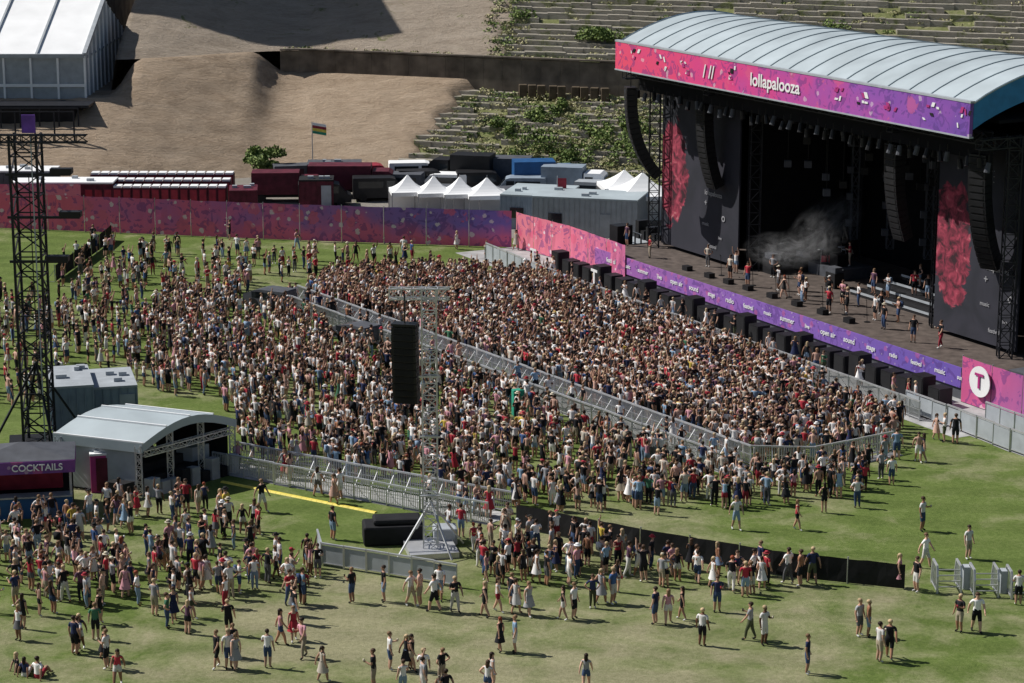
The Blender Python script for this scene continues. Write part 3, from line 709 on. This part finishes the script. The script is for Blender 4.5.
mb=MB(); mb.obox(o-X*.2-Y*.25+Vector((0,0,2.45)),X*(w+.4),Y*.12,(0,0,.65),0); mb.obox(o+X*(w+.08)-Y*.12+Vector((0,0,2.45)),X*.12,Y*3.2,(0,0,.65),0); build('sign_board',mb,['barsign'],e)
text('sign_text','COCKTAILS',o+X*(w/2+.9)-Y*.3+Vector((0,0,2.77)),X,.48,'logo',e)
mb=MB(); mb.add([o-X*.2-Y*.2+Vector((0,0,3.12)),o+X*(w+.2)-Y*.2+Vector((0,0,3.12)),o+X*(w+.2)+Y*3.2+Vector((0,0,3.12)),o-X*.2+Y*3.2+Vector((0,0,3.12)),o+X*w/2+Y*1.5+Vector((0,0,3.7))],[(0,1,4),(1,2,4),(2,3,4),(3,0,4)]); build('roof',mb,['greyd'],e)
def pagoda(c,w,h=2.4,pk=2.0,ang=.15):
    e=empty('pagoda_tent'); mb=MB(); ca,sa=math.cos(ang),math.sin(ang)
    def P_(x,y,z): return c+Vector((x*ca-y*sa,x*sa+y*ca,z))
    k=6
    for i in range(k):
        def ring(t): r=w/2*(1-t); return [(-r,-r),(r,-r),(r,r),(-r,r)],h+pk*(t**1.7)+.15*t
        (r0,z0),(r1,z1)=ring(i/k*.97),ring((i+1)/k*.97)
        for j in range(4):
            a,b_=r0[j],r0[(j+1)%4]; d,e_=r1[(j+1)%4],r1[j]; mb.add([P_(*a,z0),P_(*b_,z0),P_(*d,z1),P_(*e_,z1)],[(0,1,2,3)],0)
    for j,(x,y) in enumerate([(-1,-1),(1,-1),(1,1),(-1,1)]):
        mb.bar(P_(x*w/2,y*w/2,0),P_(x*w/2,y*w/2,h),.09,1)
        x2,y2=[(-1,-1),(1,-1),(1,1),(-1,1)][(j+1)%4]
        mb.add([P_(x*w/2,y*w/2,h),P_(x2*w/2,y2*w/2,h),P_(x2*w/2,y2*w/2,h-.35),P_(x*w/2,y*w/2,h-.35)],[(0,1,2,3)],0)
    mb.add([P_(-w/2,w/2,0),P_(w/2,w/2,0),P_(w/2,w/2,h-.4),P_(-w/2,w/2,h-.4)],[(0,1,2,3)],0)
    mb.bar(P_(0,0,h+pk),P_(0,0,h+pk+.3),.05,1)
    build('canopy',mb,['white','steel'],e)
for px_,py_ in ((408,215),(434,216),(460,217),(487,218)): pagoda(G(px_,py_-1),3.1 if px_<480 else 3.6,2.2,1.25)
pagoda(G(642,226),5.2,3.0,1.6)
pagoda(G(624,218),4.2,3.0,1.2)
cabin('container_building',G(590,232),9.0,4.5,3.3,-.25,'greyp','roofpvc')
cabin('container_building',G(540,224),5.5,6,3.0,-.25,'blueg','roofpvc')
def van(name,c,ang,L=5.0,W=2.0,Hh=2.2,body='black',cargo=None):
    e=empty(name); mb=MB(); X=Vector((math.cos(ang),math.sin(ang),0)); Y=Vector((-X.y,X.x,0)); Z=Vector((0,0,1))
    prof=[(0,.35),(L,.35),(L,1.0),(L-.35,1.15),(L-1.1,Hh*.95),(L-1.5,Hh),(0.05,Hh),(0,Hh-.1)] if not cargo else [(L-2.0,.5),(L,.5),(L,1.3),(L-.15,Hh*.9),(L-.5,Hh),(L-2.0,Hh)]
    n=len(prof); o=Vector(c)-X*L/2-Y*W/2
    vs=[o+X*a+Z*z for a,z in prof]+[o+X*a+Z*z+Y*W for a,z in prof]
    mb.add(vs,[tuple(range(n))[::-1],tuple(range(n,2*n))]+[(i,(i+1)%n,n+(i+1)%n,n+i) for i in range(n)],0)
    for sg in (-.015,W+.005):
        mb.obox(o+Y*sg+X*(L-1.9)+Z*Hh*.58,X*.75,Y*.01,Z*Hh*.3,1)
        if not cargo: mb.obox(o+Y*sg+X*.5+Z*Hh*.58,X*2.3,Y*.01,Z*Hh*.28,1)
    if cargo: mb.obox(o+Z*.8,X*(L-2.15),Y*W,Z*(Hh-.3),3); mb.obox(o+Z*.5+Y*.3,X*(L-2),Y*(W-.6),Z*.3,2); mb.obox(o+X*(L+.002)+Y*.15+Z*Hh*.55,X*.01,Y*(W-.3),Z*Hh*.3,1)
    else: mb.add([o+X*(L-.37)+Z*1.2+Y*.15,o+X*(L-.37)+Z*1.2+Y*(W-.15),o+X*(L-1.06)+Z*Hh*.93+Y*(W-.15),o+X*(L-1.06)+Z*Hh*.93+Y*.15],[(0,1,2,3)],1)
    for a in (.9,L-.95):
        for y in (-.03,W-.22): mb.cyl(o+X*a+Y*y+Z*.4,o+X*a+Y*(y+.25)+Z*.4,.4,.4,14,2)
    build('body',mb,[body,'glass','rubber',cargo or 'white'],e)
van('crew_van',G(270,308),2.6,3.6,1.7,1.5,'greyd')
van('crew_van',G(357,343),2.4,3.2,1.6,1.4,'greyd')
for px_,py_,a_,L_,Hh_,bdy,cg in ((545,196,.1,6,2.9,'blue','blue'),(462,190,2.9,6,3.0,'blackp','blackp'),(500,189,3.0,6,2.6,'greyd','greyd'),(520,200,3.1,4.8,2.2,'blueg',None),
    (398,196,3.0,4.8,2.2,'greyd',None),(424,193,.2,5,2.2,'blackp',None),(444,194,3.0,4.6,2.0,'white',None),(482,194,.1,4.8,2.2,'blackp',None),(508,207,.3,4.6,1.8,'greyd',None),
    (575,200,-.2,6,2.7,'white','blueg'),(603,205,-.3,5,2.2,'greyp',None),(380,200,.1,5,2.2,'blackp',None),(352,196,0,8,2.5,'dred','dred'),(288,201,.05,6.5,2.3,'dred','dred'),(325,205,.1,4.8,2.1,'blackp',None),(300,188,.2,5,2.3,'greyd',None),(368,188,.2,5,2.3,'red',None),(415,184,.1,5,2.2,'white',None)):
    van('box_truck' if cg else 'parked_van',G(px_,py_),a_,L_,2.4 if cg else 2.0,Hh_,bdy,cg)
cabin('kiosk',G(317,205),3,2.5,2.5,.05,'dred','black'); cabin('kiosk',G(335,188),5,3,2.5,.05,'blackp','greyd')
e=empty('festival_flag'); mb=MB(); c=G(313,178); mb.cyl(c,c+Vector((0,0,5.5)),.06,.04,8,0); 
for i,k in enumerate((1,2,3,4)): mb.obox(c+Vector((.05,0,4.4+i*.27)),(1.3,.5,-.3),(0,.02,0),(0,0,.265),k)
build('flag',mb,['steel','teal','yellow','red','white'],e)
e=empty('feather_flag'); mb=MB(); c=G(557,226); mb.cyl(c,c+Vector((0,0,4.4)),.05,.03,8,0); mb.obox(c+Vector((.05,0,.9)),(.75,-.05,0),(0,.02,0),(0,0,3.3),1)
build('flag',mb,['steel','red'],e)
for row,(xa,xb,y) in enumerate(((92,235,196),(88,232,203),(86,228,210))):
    e=empty('portable_toilet_row'); mb=MB(); a,b_=G(xa,y),G(xb,y); n=15
    for i in range(n):
        c=a+(b_-a)*(i+.5)/n; mb.cbox(c,(b_-a).length/n*.94,1.2,2.1,0,0); mb.cbox(c+Vector((0,0,2.1)),(b_-a).length/n*.8,1.1,.18,0,1); mb.cbox(c+Vector((0,-.62,.15)),.6,.03,1.8,0,2)
    build('cabins',mb,['dred','white','red'],e)
cabin('stall_tent',G(244,212),2.4,3,2.2,.1,'dred','dred',False); cabin('stall_tent',G(60,214)+Vector((0,3,0)),9,3,2.6,0,'dred','white',False)
cabin('stall_tent',G(20,196),7,3,2.6,0,'greyd','white',False)
mb=MB(); a,b_=G(222,482),G(376,513)
for i in range(30):
    p=a+(b_-a)*i/30; q=a+(b_-a)*(i+.96)/30; d=(q-p); sn=Vector((-d.y,d.x,0)).normalized()
    w_=.14; mb.add([p-sn*w_,p+sn*w_,q+sn*w_,q-sn*w_,p-sn*.07+Vector((0,0,.07)),p+sn*.07+Vector((0,0,.07)),q+sn*.07+Vector((0,0,.07)),q-sn*.07+Vector((0,0,.07))],[(4,5,6,7),(0,1,5,4),(1,2,6,5),(2,3,7,6),(3,0,4,7)])
build('cable_ramp',mb,['yellow'])
# ---------------------------------------------------------------- PEOPLE
ARMS={'down':((.235,-.03,1.14),(.26,.04,.90),(.265,.07,.82)),
 'up':((.27,.08,1.66),(.24,.14,1.9),(.23,.16,1.99)),
 'wide':((.42,.05,1.5),(.55,.1,1.72),(.58,.12,1.8)),
 'front':((.235,.03,1.16),(.14,.24,1.24),(.11,.31,1.29)),
 'phone':((.22,.16,1.3),(.12,.3,1.52),(.09,.33,1.6)),
 'hip':((.36,-.08,1.17),(.21,.03,1.02),(.15,.07,.99)),
 'swingf':((.23,.1,1.15),(.23,.24,.96),(.22,.29,.9)),
 'swingb':((.24,-.14,1.16),(.27,-.2,.93),(.27,-.19,.85)),
 'sit':((.24,-.12,1.18),(.27,-.18,.93),(.27,-.2,.87))}
FIG=bpy.data.collections.new('crowd_figures')
MATS=['skin','hair','shirt','pants','shoe','eye','hat']
def figure(name,la,ra,stride=0,female=False,hair='short',bottom='shorts',sleeve=.5,hat=None,bag=False,sit=False,spread=.1,lean=0,col=FIG):
    sw=.165 if female else .195; hw=.098 if female else .092; tr=.128 if female else .148
    J=[];E=[]
    def j(co,r,par=None):
        J.append((Vector(co),r)); 
        if par is not None: E.append((par,len(J)-1))
        return len(J)-1
    ly=lambda z: lean*(z-.95)
    pv=j((0,0,.93),(.165 if female else .155,.12))
    wa=j((0,ly(1.1),1.1),(.125 if female else .148,.105),pv); ch=j((0,ly(1.3)+.01,1.29),(tr+.025,.115),wa)
    nb=j((0,ly(1.44),1.43),(.095,.075),ch); nk=j((0,ly(1.5)+.01,1.5),(.055,.055),nb)
    jw=j((0,ly(1.57)+.025,1.57),(.065,.073),nk); hc=j((0,ly(1.65)+.01,1.645),(.082,.1),jw); ht=j((0,ly(1.7),1.715),(.062,.075),hc)
    segs=[(pv,wa,'torso'),(wa,ch,'torso'),(ch,nb,'torso'),(nb,nk,'neck'),(nk,jw,'neck'),(jw,hc,'head'),(hc,ht,'head')]
    hands=[]
    for sx,arm in ((-1,la),(1,ra)):
        e_,w_,h_=ARMS[arm]; k=sw/.185
        sh=j((sx*sw,ly(1.4),1.4),(.066,.066),nb)
        def q(p): return (sx*p[0]*(.5+.5*k),p[1]+ly(p[2]),p[2])
        el=j(q(e_),(.05,.05),sh); wr=j(q(w_),(.034,.034),el); ha=j(q(h_),(.04,.03),wr)
        segs+=[(nb,sh,'torso'),(sh,el,'uarm'),(el,wr,'farm'),(wr,ha,'hand')]; hands.append((J[wr][0],J[ha][0],sx))
    for sx in (-1,1):
        hp=j((sx*hw,0,.83),(.108,.108),pv)
        if sit: K,Aa,T=(sx*.13,.38,1.22),(sx*.12,.62,.88),(sx*.13,.76,.865)
        else:
            s_=stride*sx
            K=(sx*(spread*.95),s_*.5+.03,.47); Aa=(sx*spread,s_-.03 if s_>=0 else s_,.09 if s_>=0 else .13); T=(Aa[0]+sx*.03,Aa[1]+.15,.045)
        kn=j(K,(.072,.072),hp); cf=j([K[i]*.6+Aa[i]*.4 for i in range(3)],(.066,.066),kn); an=j(Aa,(.044,.044),cf); he=j((T[0]*.8+Aa[0]*.2,T[1]*.5+Aa[1]*.5,(T[2]+.01 if not sit else T[2]+.01)),(.048,.04),an); to=j(T,(.046,.034),he)
        segs+=[(pv,hp,'pelvis'),(hp,kn,'thigh'),(kn,cf,'shin'),(cf,an,'shin2'),(an,he,'foot'),(he,to,'foot')]
    me=bpy.data.meshes.new('tmp'); me.from_pydata([c for c,_ in J],E,[]); ob=bpy.data.objects.new('tmp',me); scene.collection.objects.link(ob)
    ob.modifiers.new('s','SKIN'); 
    for i,(c,r) in enumerate(J):
        sv=me.skin_vertices[0].data[i]; sv.radius=r; sv.use_root=(i==0)
    su=ob.modifiers.new('u','SUBSURF'); su.levels=1; su.render_levels=1
    dg=bpy.context.evaluated_depsgraph_get(); ev=ob.evaluated_get(dg); m2=ev.to_mesh()
    V=np.array([v.co[:] for v in m2.vertices]); mb=MB(); mb.v=[tuple(x) for x in V]; mb.f=[tuple(p.vertices) for p in m2.polygons]
    hcen=J[hc][0]
    for f in mb.f:
        c=Vector(V[list(f)].mean(0)); best=None
        for a,b_,tag in segs:
            pa,pb=J[a][0],J[b_][0]; d=pb-pa; t=max(0,min(1,(c-pa).dot(d)/max(1e-9,d.length_squared)))
            r=(J[a][1][0]*(1-t)+J[b_][1][0]*t); dist=(c-(pa+d*t)).length-r
            if best is None or dist<best[0]: best=(dist,tag,t)
        tag,t=best[1],best[2]
        if tag=='head': k=1 if (c.y<hcen.y-.015 or c.z>hcen.z+.055) else 0
        elif tag=='neck': k=1 if (hair=='long' and c.y<hcen.y-.03) else 0
        elif tag=='torso': k=2 if c.z<1.46+(-.03 if female else 0) else 0
        elif tag=='uarm': k=2 if t<sleeve else 0
        elif tag in('farm','hand'): k=2 if (sleeve>1 and tag=='farm') else 0
        elif tag=='pelvis': k=3
        elif tag=='thigh': k=3 if (bottom=='long' or t<(.85 if bottom=='shorts' else .35)) else 0
        elif tag=='shin': k=3 if bottom=='long' else 0
        elif tag=='shin2': k=3 if (bottom=='long' and t<.85) else 0
        else: k=4
        if tag=='torso' and c.z<(1.0) and bottom!='dress': k=3
        mb.m.append(k)
    ev.to_mesh_clear(); bpy.data.objects.remove(ob)
    hx,hy,hz_=hcen
    mb.add([(hx-.016,hy+.092,hz_-.03),(hx+.016,hy+.092,hz_-.03),(hx,hy+.122,hz_-.028),(hx,hy+.092,hz_+.015)],[(0,1,2),(1,3,2),(3,0,2)],0)
    for sx in (-1,1):
        mb.ell((hx+sx*.03,hy+.09,hz_+.012),(.014,.01,.009),6,4,5); mb.ell((hx+sx*.083,hy-.005,hz_-.01),(.012,.022,.032),6,4,0)
    mb.ell((hx,hy+.09,hz_-.055),(.024,.008,.006),6,4,1)
    if hair!='bald':
        mb.ell((hx,hy-.022,hz_+.035),(.095,.103,.09),12,7,1)
        if hair=='long':
            mb.ell((hx,hy-.075,hz_-.1),(.09,.05,.2),10,7,1); 
        if hair=='bun': mb.ell((hx,hy-.08,hz_+.08),(.045,.045,.045),8,6,1)
        if hair=='tail': mb.ell((hx,hy-.12,hz_-.06),(.03,.035,.13),8,6,1)
    if hat=='cap': mb.cyl((hx,hy-.01,hz_+.04),(hx,hy-.01,hz_+.13),.103,.078,12,6); mb.box(hx-.06,hx+.06,hy+.06,hy+.17,hz_+.04,hz_+.055,6)
    if hat=='brim': mb.cyl((hx,hy-.01,hz_+.035),(hx,hy-.01,hz_+.05),.17,.16,14,6); mb.cyl((hx,hy-.01,hz_+.05),(hx,hy-.01,hz_+.14),.1,.087,12,6)
    if bottom in('dress','skirt'):
        z0,z1=(1.02,.52) if bottom=='dress' else (1.0,.62); n=14; vs=[]
        for kz in range(4):
            t=kz/3; r=.15+(.08+.03*kz/3)*t
            for i in range(n):
                a=2*math.pi*i/n; rr=r*(1+.07*t*math.cos(5*a)); vs.append((rr*math.cos(a)*1.08,rr*math.sin(a)*.95,z0+(z1-z0)*t))
        mb.add(vs,[(kz*n+i,kz*n+(i+1)%n,(kz+1)*n+(i+1)%n,(kz+1)*n+i) for kz in range(3) for i in range(n)],2 if bottom=='dress' else 3)
    if bag: mb.cbox((0,-.19+ly(1.2),1.08),.28,.15,.36,0,3); mb.bar((-.11,-.1,1.42),(-.11,.12,1.25),.035,3); mb.bar((.11,-.1,1.42),(.11,.12,1.25),.035,3)
    for w_,h_,sx in hands:
        d=(h_-w_).normalized(); sd_=d.cross(Vector((1,0,0)))
        if sd_.length<.1: sd_=Vector((0,1,0))
        sd_.normalize(); pn=d.cross(sd_).normalized()
        for k,(of,ln) in enumerate(((-.028,.055),(-.01,.068),(.01,.072),(.028,.065))):
            b0=h_+sd_*of+d*.012; b1=b0+d*ln*.5-pn*sx*.004; b2=b1+d*ln*.42-pn*sx*.018
            mb.bar(b0,b1,.019,0,.017); mb.bar(b1,b2,.017,0,.012)
        t0=w_.lerp(h_,.35)+sd_*.025; mb.bar(t0,t0+sd_*.03+d*.03,.02,0,.017); mb.bar(t0+sd_*.03+d*.03,t0+sd_*.036+d*.062,.017,0,.012)
    if 'phone' in (la,ra):
        sx=-1 if la=='phone' else 1; h_=hands[0 if sx<0 else 1][1]; mb.cbox((h_.x,h_.y+.03,h_.z),.08,.012,.15,0,5)
    if 'front' in (la,ra) and not bag:
        sx=-1 if la=='front' else 1; h_=hands[0 if sx<0 else 1][1]; mb.cyl((h_.x,h_.y+.035,h_.z-.05),(h_.x,h_.y+.035,h_.z+.07),.03,.038,8,6)
    if sit:
        mb.v=[(x,y,z-.81) for x,y,z in mb.v]
    o=build(name,mb,MATS,None,smooth=True)
    scene.collection.objects.unlink(o); 
    if col: col.objects.link(o)
    return o
specs=[dict(la='down',ra='down'),dict(la='front',ra='down',bottom='shorts'),dict(la='hip',ra='down',female=True,hair='long',bottom='shorts2',sleeve=.1),
 dict(la='front',ra='front',female=True,hair='long',bottom='dress',sleeve=.1),dict(la='up',ra='up',female=True,hair='tail',bottom='shorts2',sleeve=.15),
 dict(la='down',ra='phone',hat='cap'),dict(la='hip',ra='hip',bottom='long',hair='short'),dict(la='down',ra='front',female=True,hair='bun',bottom='long',sleeve=.1),
 dict(la='front',ra='front',bottom='shorts',bag=True),dict(la='down',ra='down',female=True,hair='long',bottom='skirt',sleeve=.3),
 dict(la='up',ra='down',bottom='shorts',sleeve=.45),dict(la='down',ra='down',bottom='long',hat='brim',sleeve=.5),
 dict(la='swingf',ra='swingb',stride=-.22,bottom='shorts'),dict(la='swingb',ra='swingf',stride=.24,female=True,hair='long',bottom='shorts2',sleeve=.2),
 dict(la='swingf',ra='front',stride=-.2,bottom='long'),dict(la='swingb',ra='down',stride=.2,female=True,hair='tail',bottom='dress',sleeve=.1,hat=None),
 dict(la='sit',ra='sit',sit=True,female=True,hair='long'),dict(la='front',ra='sit',sit=True)]
figs=[figure('figure_%02d'%i,**s_) for i,s_ in enumerate(specs)]
NF=len(figs)
STAND=[0,0,1,1,2,2,3,4,5,6,6,7,7,8,9,10,11]; WALK=[12,13,14,15]
stage_c=S(LS*.5,3)
def inpoly(p,poly):
    c=False; n=len(poly); j=n-1
    for i in range(n):
        if (poly[i][1]>p[1])!=(poly[j][1]>p[1]) and p[0]<(poly[j][0]-poly[i][0])*(p[1]-poly[i][1])/(poly[j][1]-poly[i][1])+poly[i][0]: c=not c
        j=i
    return c
def gp(pl): return [(G(x,y).x,G(x,y).y) for x,y in pl]
def quadxy(a,b_,w,ext=0):
    d=(b_-a).normalized(); n=Vector((-d.y,d.x,0))*w; a=a-d*ext; b_=b_+d*ext
    return [(p.x,p.y) for p in (a+n,b_+n,b_-n,a-n)]
EX=[quadxy(c0,c1,1.7,.3),quadxy(d0,d1,1.9,.3)]
EX.append([(p.x,p.y) for p in (C-pd*1.2-qd*1.2,C-pd*1.2+qd*(LQ+.3),C+pd*(LP+.5)+qd*(LQ+.3),C+pd*(LP+.5)-qd*1.2)])
def sq(c,r): return [(c.x-r,c.y-r),(c.x+r,c.y-r),(c.x+r,c.y+r),(c.x-r,c.y+r)]
for c,r in ((G(270,308),2.1),(G(357,343),1.9),(G(431,552),1.7),(G(393,541),2.0),(G(40,448),1.9),(G(72,425),2.9),(G(110,418),2.8),(G(104,489),.9)): EX.append(sq(c,r))
EX.append(gp([(-60,478),(66,478),(70,522),(-60,522)]))
EX.append(quadxy(G(516,528),G(640,553),.5,.1)); EX.append(quadxy(G(640,553),G(790,578),.5,.1)); EX.append(quadxy(G(790,578),G(905,590),.5,.1))
EX.append(quadxy(G(735,470),G(815,468),.7,.1)); EX.append(quadxy(G(815,468),G(893,452),.7,.1)); EX.append(quadxy(G(320,566),G(460,590),.5))
PTS=[]
def clus(p): return math.sin(p[0]*.9+2*math.sin(p[1]*.35))*math.sin(p[1]*.8+1.7*math.sin(p[0]*.5))
def fill(pl,dens,mode='stage',jit=.42,thin=1.0,cluster=0,holes=0):
    poly=gp(pl); xs=[p[0] for p in poly]; ys=[p[1] for p in poly]; sp=1/math.sqrt(dens)
    y=min(ys); row=0
    while y<max(ys):
        x=min(xs)+(row%2)*sp*.5
        while x<max(xs):
            p=(x+random.uniform(-jit,jit)*sp,y+random.uniform(-jit,jit)*sp)
            ok=random.random()<thin
            if cluster and ok: ok = clus(p)>cluster-1+random.random()*.5
            if holes and ok and clus((p[0]*.55+3,p[1]*.55))<-1+holes: ok=random.random()<.35
            if ok and inpoly(p,poly) and not any(inpoly(p,e_) for e_ in EX): addp(p,mode)
            x+=sp
        y+=sp; row+=1
def addp(p,mode):
    if mode=='stage':
        a=math.atan2(stage_c.y-p[1],stage_c.x-p[0])-math.pi/2+random.gauss(0,.35)
        k=random.choice(STAND)
    elif mode=='mix':
        a=math.atan2(stage_c.y-p[1],stage_c.x-p[0])-math.pi/2+random.gauss(0,.9); k=random.choice(STAND+WALK)
        if random.random()<.3: a=random.uniform(0,6.28)
    else:
        a=random.uniform(0,6.28); k=random.choice(WALK+[0,1,2,3])
    sc=random.uniform(.93,1.06)*(.93 if specs[k].get('female') else 1.0)
    PTS.append((p[0],p[1],a,sc,k))
fill([(303,299),(330,283),(440,277),(540,283),(590,303),(720,350),(820,392),(800,440),(738,465)],3.0,'stage',.5,.97)
fill([(820,392),(908,430),(895,449),(815,464),(740,465),(800,440)],2.4,'stage',.6,.95,0,.4)
fill([(268,304),(700,474),(640,506),(560,512),(500,508),(240,452),(235,415),(130,385),(120,345),(150,315),(215,295)],1.6,'stage',.55,1,0,.6)
fill([(60,310),(95,278),(250,275),(262,302),(215,300),(150,318),(120,345),(130,385),(75,360)],.9,'stage',.6,.8,0,.7)
fill([(-20,300),(60,300),(75,360),(50,405),(-20,410)],.8,'stage',.6,.85,0,.5)
fill([(240,452),(500,508),(490,515),(236,462)],1.1)
fill([(700,472),(760,481),(866,466),(872,492),(770,512),(700,508),(600,515),(550,514)],1.2,'stage',.6)
fill([(872,440),(900,455),(890,500),(870,500)],.25)
fill([(760,505),(880,485),(880,515),(740,525),(560,522)],.18)
fill([(60,262),(100,250),(260,255),(265,276),(95,279),(60,300)],.5,'mix',.6,.75,.4)
fill([(265,258),(440,264),(440,276),(265,285)],.4,'stage',.5,.7)
fill([(0,236),(500,250),(500,262),(0,258)],.02,'walk')
fill([(425,535),(516,534),(640,562),(780,586),(770,598),(600,585),(480,592),(475,560)],1.15,'mix',.6,.85)
fill([(350,592),(465,594),(600,588),(760,600),(640,612),(520,618),(400,612)],.35,'mix',.5,.7,.7)
fill([(-20,525),(70,524),(130,500),(200,508),(260,530),(316,570),(300,598),(200,603),(100,608),(-20,612)],1.15,'mix',.6,.9,0,.5)
fill([(-20,604),(300,600),(330,625),(200,652),(-20,660)],.3,'mix',.5,.8,.55)
fill([(0,655),(330,640),(340,700),(0,700)],.06,'walk')
fill([(360,680),(520,680),(520,700),(360,700)],.45,'mix')
for _ in range(34): 
    t=random.random(); p=c0+(c1-c0)*t; addp((p.x+random.uniform(-.5,.5),p.y+random.uniform(-.3,.3)),'walk')
for _ in range(10):
    t=random.random(); p=d0+(d1-d0)*t; addp((p.x,p.y),'walk')
for _ in range(30): p=S(random.uniform(-6,LS+2),random.uniform(-5.6,-4.2)); addp((p.x,p.y),'walk')
me=bpy.data.meshes.new('crowd_points'); me.from_pydata([(p[0],p[1],0) for p in PTS],[],[])
at=me.attributes.new('rot','FLOAT_VECTOR','POINT'); at.data.foreach_set('vector',[c for p in PTS for c in (random.gauss(0,.03),random.gauss(0,.03),p[2])])
at=me.attributes.new('scl','FLOAT_VECTOR','POINT'); at.data.foreach_set('vector',[c for p in PTS for w_ in (random.uniform(.95,1.15),) for c in (p[3]*w_,p[3]*w_,p[3])])
at=me.attributes.new('idx','INT','POINT'); at.data.foreach_set('value',[p[4] for p in PTS])
crowd=new_obj('crowd',me)
ng=bpy.data.node_groups.new('crowd_instances','GeometryNodeTree')
ng.interface.new_socket('Geometry',in_out='INPUT',socket_type='NodeSocketGeometry'); ng.interface.new_socket('Geometry',in_out='OUTPUT',socket_type='NodeSocketGeometry')
N=ng.nodes; gi=N.new('NodeGroupInput'); go=N.new('NodeGroupOutput'); ci=N.new('GeometryNodeCollectionInfo'); ci.inputs['Collection'].default_value=FIG
ci.inputs['Separate Children'].default_value=True; ci.inputs['Reset Children'].default_value=True
ip=N.new('GeometryNodeInstanceOnPoints'); ip.inputs['Pick Instance'].default_value=True
def na(n,t):
    x=N.new('GeometryNodeInputNamedAttribute'); x.data_type=t; x.inputs['Name'].default_value=n; return x.outputs[0]
ng.links.new(gi.outputs[0],ip.inputs['Points']); ng.links.new(ci.outputs[0],ip.inputs['Instance'])
ng.links.new(na('rot','FLOAT_VECTOR'),ip.inputs['Rotation']); ng.links.new(na('scl','FLOAT_VECTOR'),ip.inputs['Scale']); ng.links.new(na('idx','INT'),ip.inputs['Instance Index'])
ng.links.new(ip.outputs[0],go.inputs[0])
md=crowd.modifiers.new('instances','NODES'); md.node_group=ng
def person(px,py,k=None,a=None,z=0.0,loc=None,name='person'):
    k=random.choice(WALK+STAND[:4]) if k is None else k
    o=bpy.data.objects.new(name,figs[k].data); scene.collection.objects.link(o)
    o.location=loc if loc is not None else G(px,py)
    o.rotation_euler=(0,0,random.uniform(0,6.28) if a is None else a)
    sc=random.uniform(.96,1.05)*(.94 if specs[k].get('female') else 1.01); w_=random.uniform(.98,1.14); o.scale=(sc*w_,sc*w_,sc)
    return o
for px_,py_ in ((217,668),(236,670),(229,669),(107,669),(281,645),(294,641),(323,682),(390,670),(407,670),(412,671),(500,652),(515,653),(529,616),(516,614),(655,624),(668,624),(682,620),(702,646),(750,640),(764,645),(736,530),(797,530),(859,636),(868,637),(879,662),(889,659),(807,674),(922,531),(968,559),(959,632),(976,632),(916,592),(899,588),(925,568),(384,602),(411,606),(420,606),(440,600),(563,620),(574,619),(601,604),(613,604),(586,690),(455,612),(485,617),(498,612),(352,603),(174,622),(155,616),(192,618),(1018,605),(944,442),(936,440),(955,444),(918,462),(923,462),(852,470),(833,494),(858,490),(684,498),(610,560),(717,612),(745,597),(760,576),(788,584),(800,586),(812,584),(303,604),(318,578),(290,606),(268,668),(80,650),(75,655),(96,640),(48,590),(60,600),(16,606),(340,500),(318,496),(334,504),(262,512),(297,250),(230,240),(404,258),(412,262),(356,262),(205,272),(516,250),(244,282),(390,262),(333,540)):
    person(px_,py_)
for px_,py_,k in ((25,676,16),(38,678,17),(17,672,16),(446,690,17)): person(px_,py_,k)
for s_,b_,k in ((13.5,1.5,0),(12,3,4),(16.5,1.0,10),(19.5,3.5,1),(20.6,2.6,8),(22.2,2.0,2),(23.3,3.2,5),(24.6,3.4,8),(27,2.0,1),(29.6,2.4,0),(17,9.6,1),(25.6,4.0,6),(32,1.3,11),(9,2.5,6),(21,1.0,13),(28.3,3.9,7),(24,6.5,0),(25.5,6.6,8),(27,7.7,1),(28.6,7.6,0),(26.2,8.8,2),(18.6,2.2,5),(30.8,3.4,8),(22.9,1.2,7),(26.3,1.0,5),(14.6,4.5,6),(-1.0,1.5,0),(4,.5,6),(36,.6,0),(38,1.2,14)):
    person(0,0,k,math.atan2(-bd.y,-bd.x)-math.pi/2+random.gauss(0,.4),loc=S(s_,b_,2.0 if b_<5.9 else 2.0+(.35+.35*int((b_-6)/1.1) if s_>20 else .8)),name='musician')
print('CROWD',len(PTS))
# ---------------------------------------------------------------- light, camera
w=bpy.data.worlds.new('World'); scene.world=w; w.use_nodes=True; nt=w.node_tree
el=math.radians(47); sh=Vector((.96,-.28,0)).normalized(); to=-sh
sky=nt.nodes.new('ShaderNodeTexSky'); sky.sky_type='NISHITA'; sky.sun_disc=False; sky.sun_elevation=el; sky.sun_rotation=math.atan2(to.x,to.y)
nt.links.new(sky.outputs[0],nt.nodes['Background'].inputs[0]); nt.nodes['Background'].inputs[1].default_value=.056
L=bpy.data.lights.new('sun','SUN'); L.energy=5.0; L.angle=math.radians(.5); L.color=(1,.96,.9); o=new_obj('sun',L)
dirv=Vector((sh.x*math.cos(el),sh.y*math.cos(el),-math.sin(el))); o.rotation_euler=dirv.to_track_quat('-Z','Y').to_euler(); o.location=(-60,60,120)
cam=bpy.data.cameras.new('camera'); cam.sensor_width=36; cam.lens=F/1024*36; cam.clip_end=8000; cam.clip_start=1
co=new_obj('camera',cam); co.location=(0,0,H); co.rotation_euler=(math.pi/2-TH,0,0); scene.camera=co
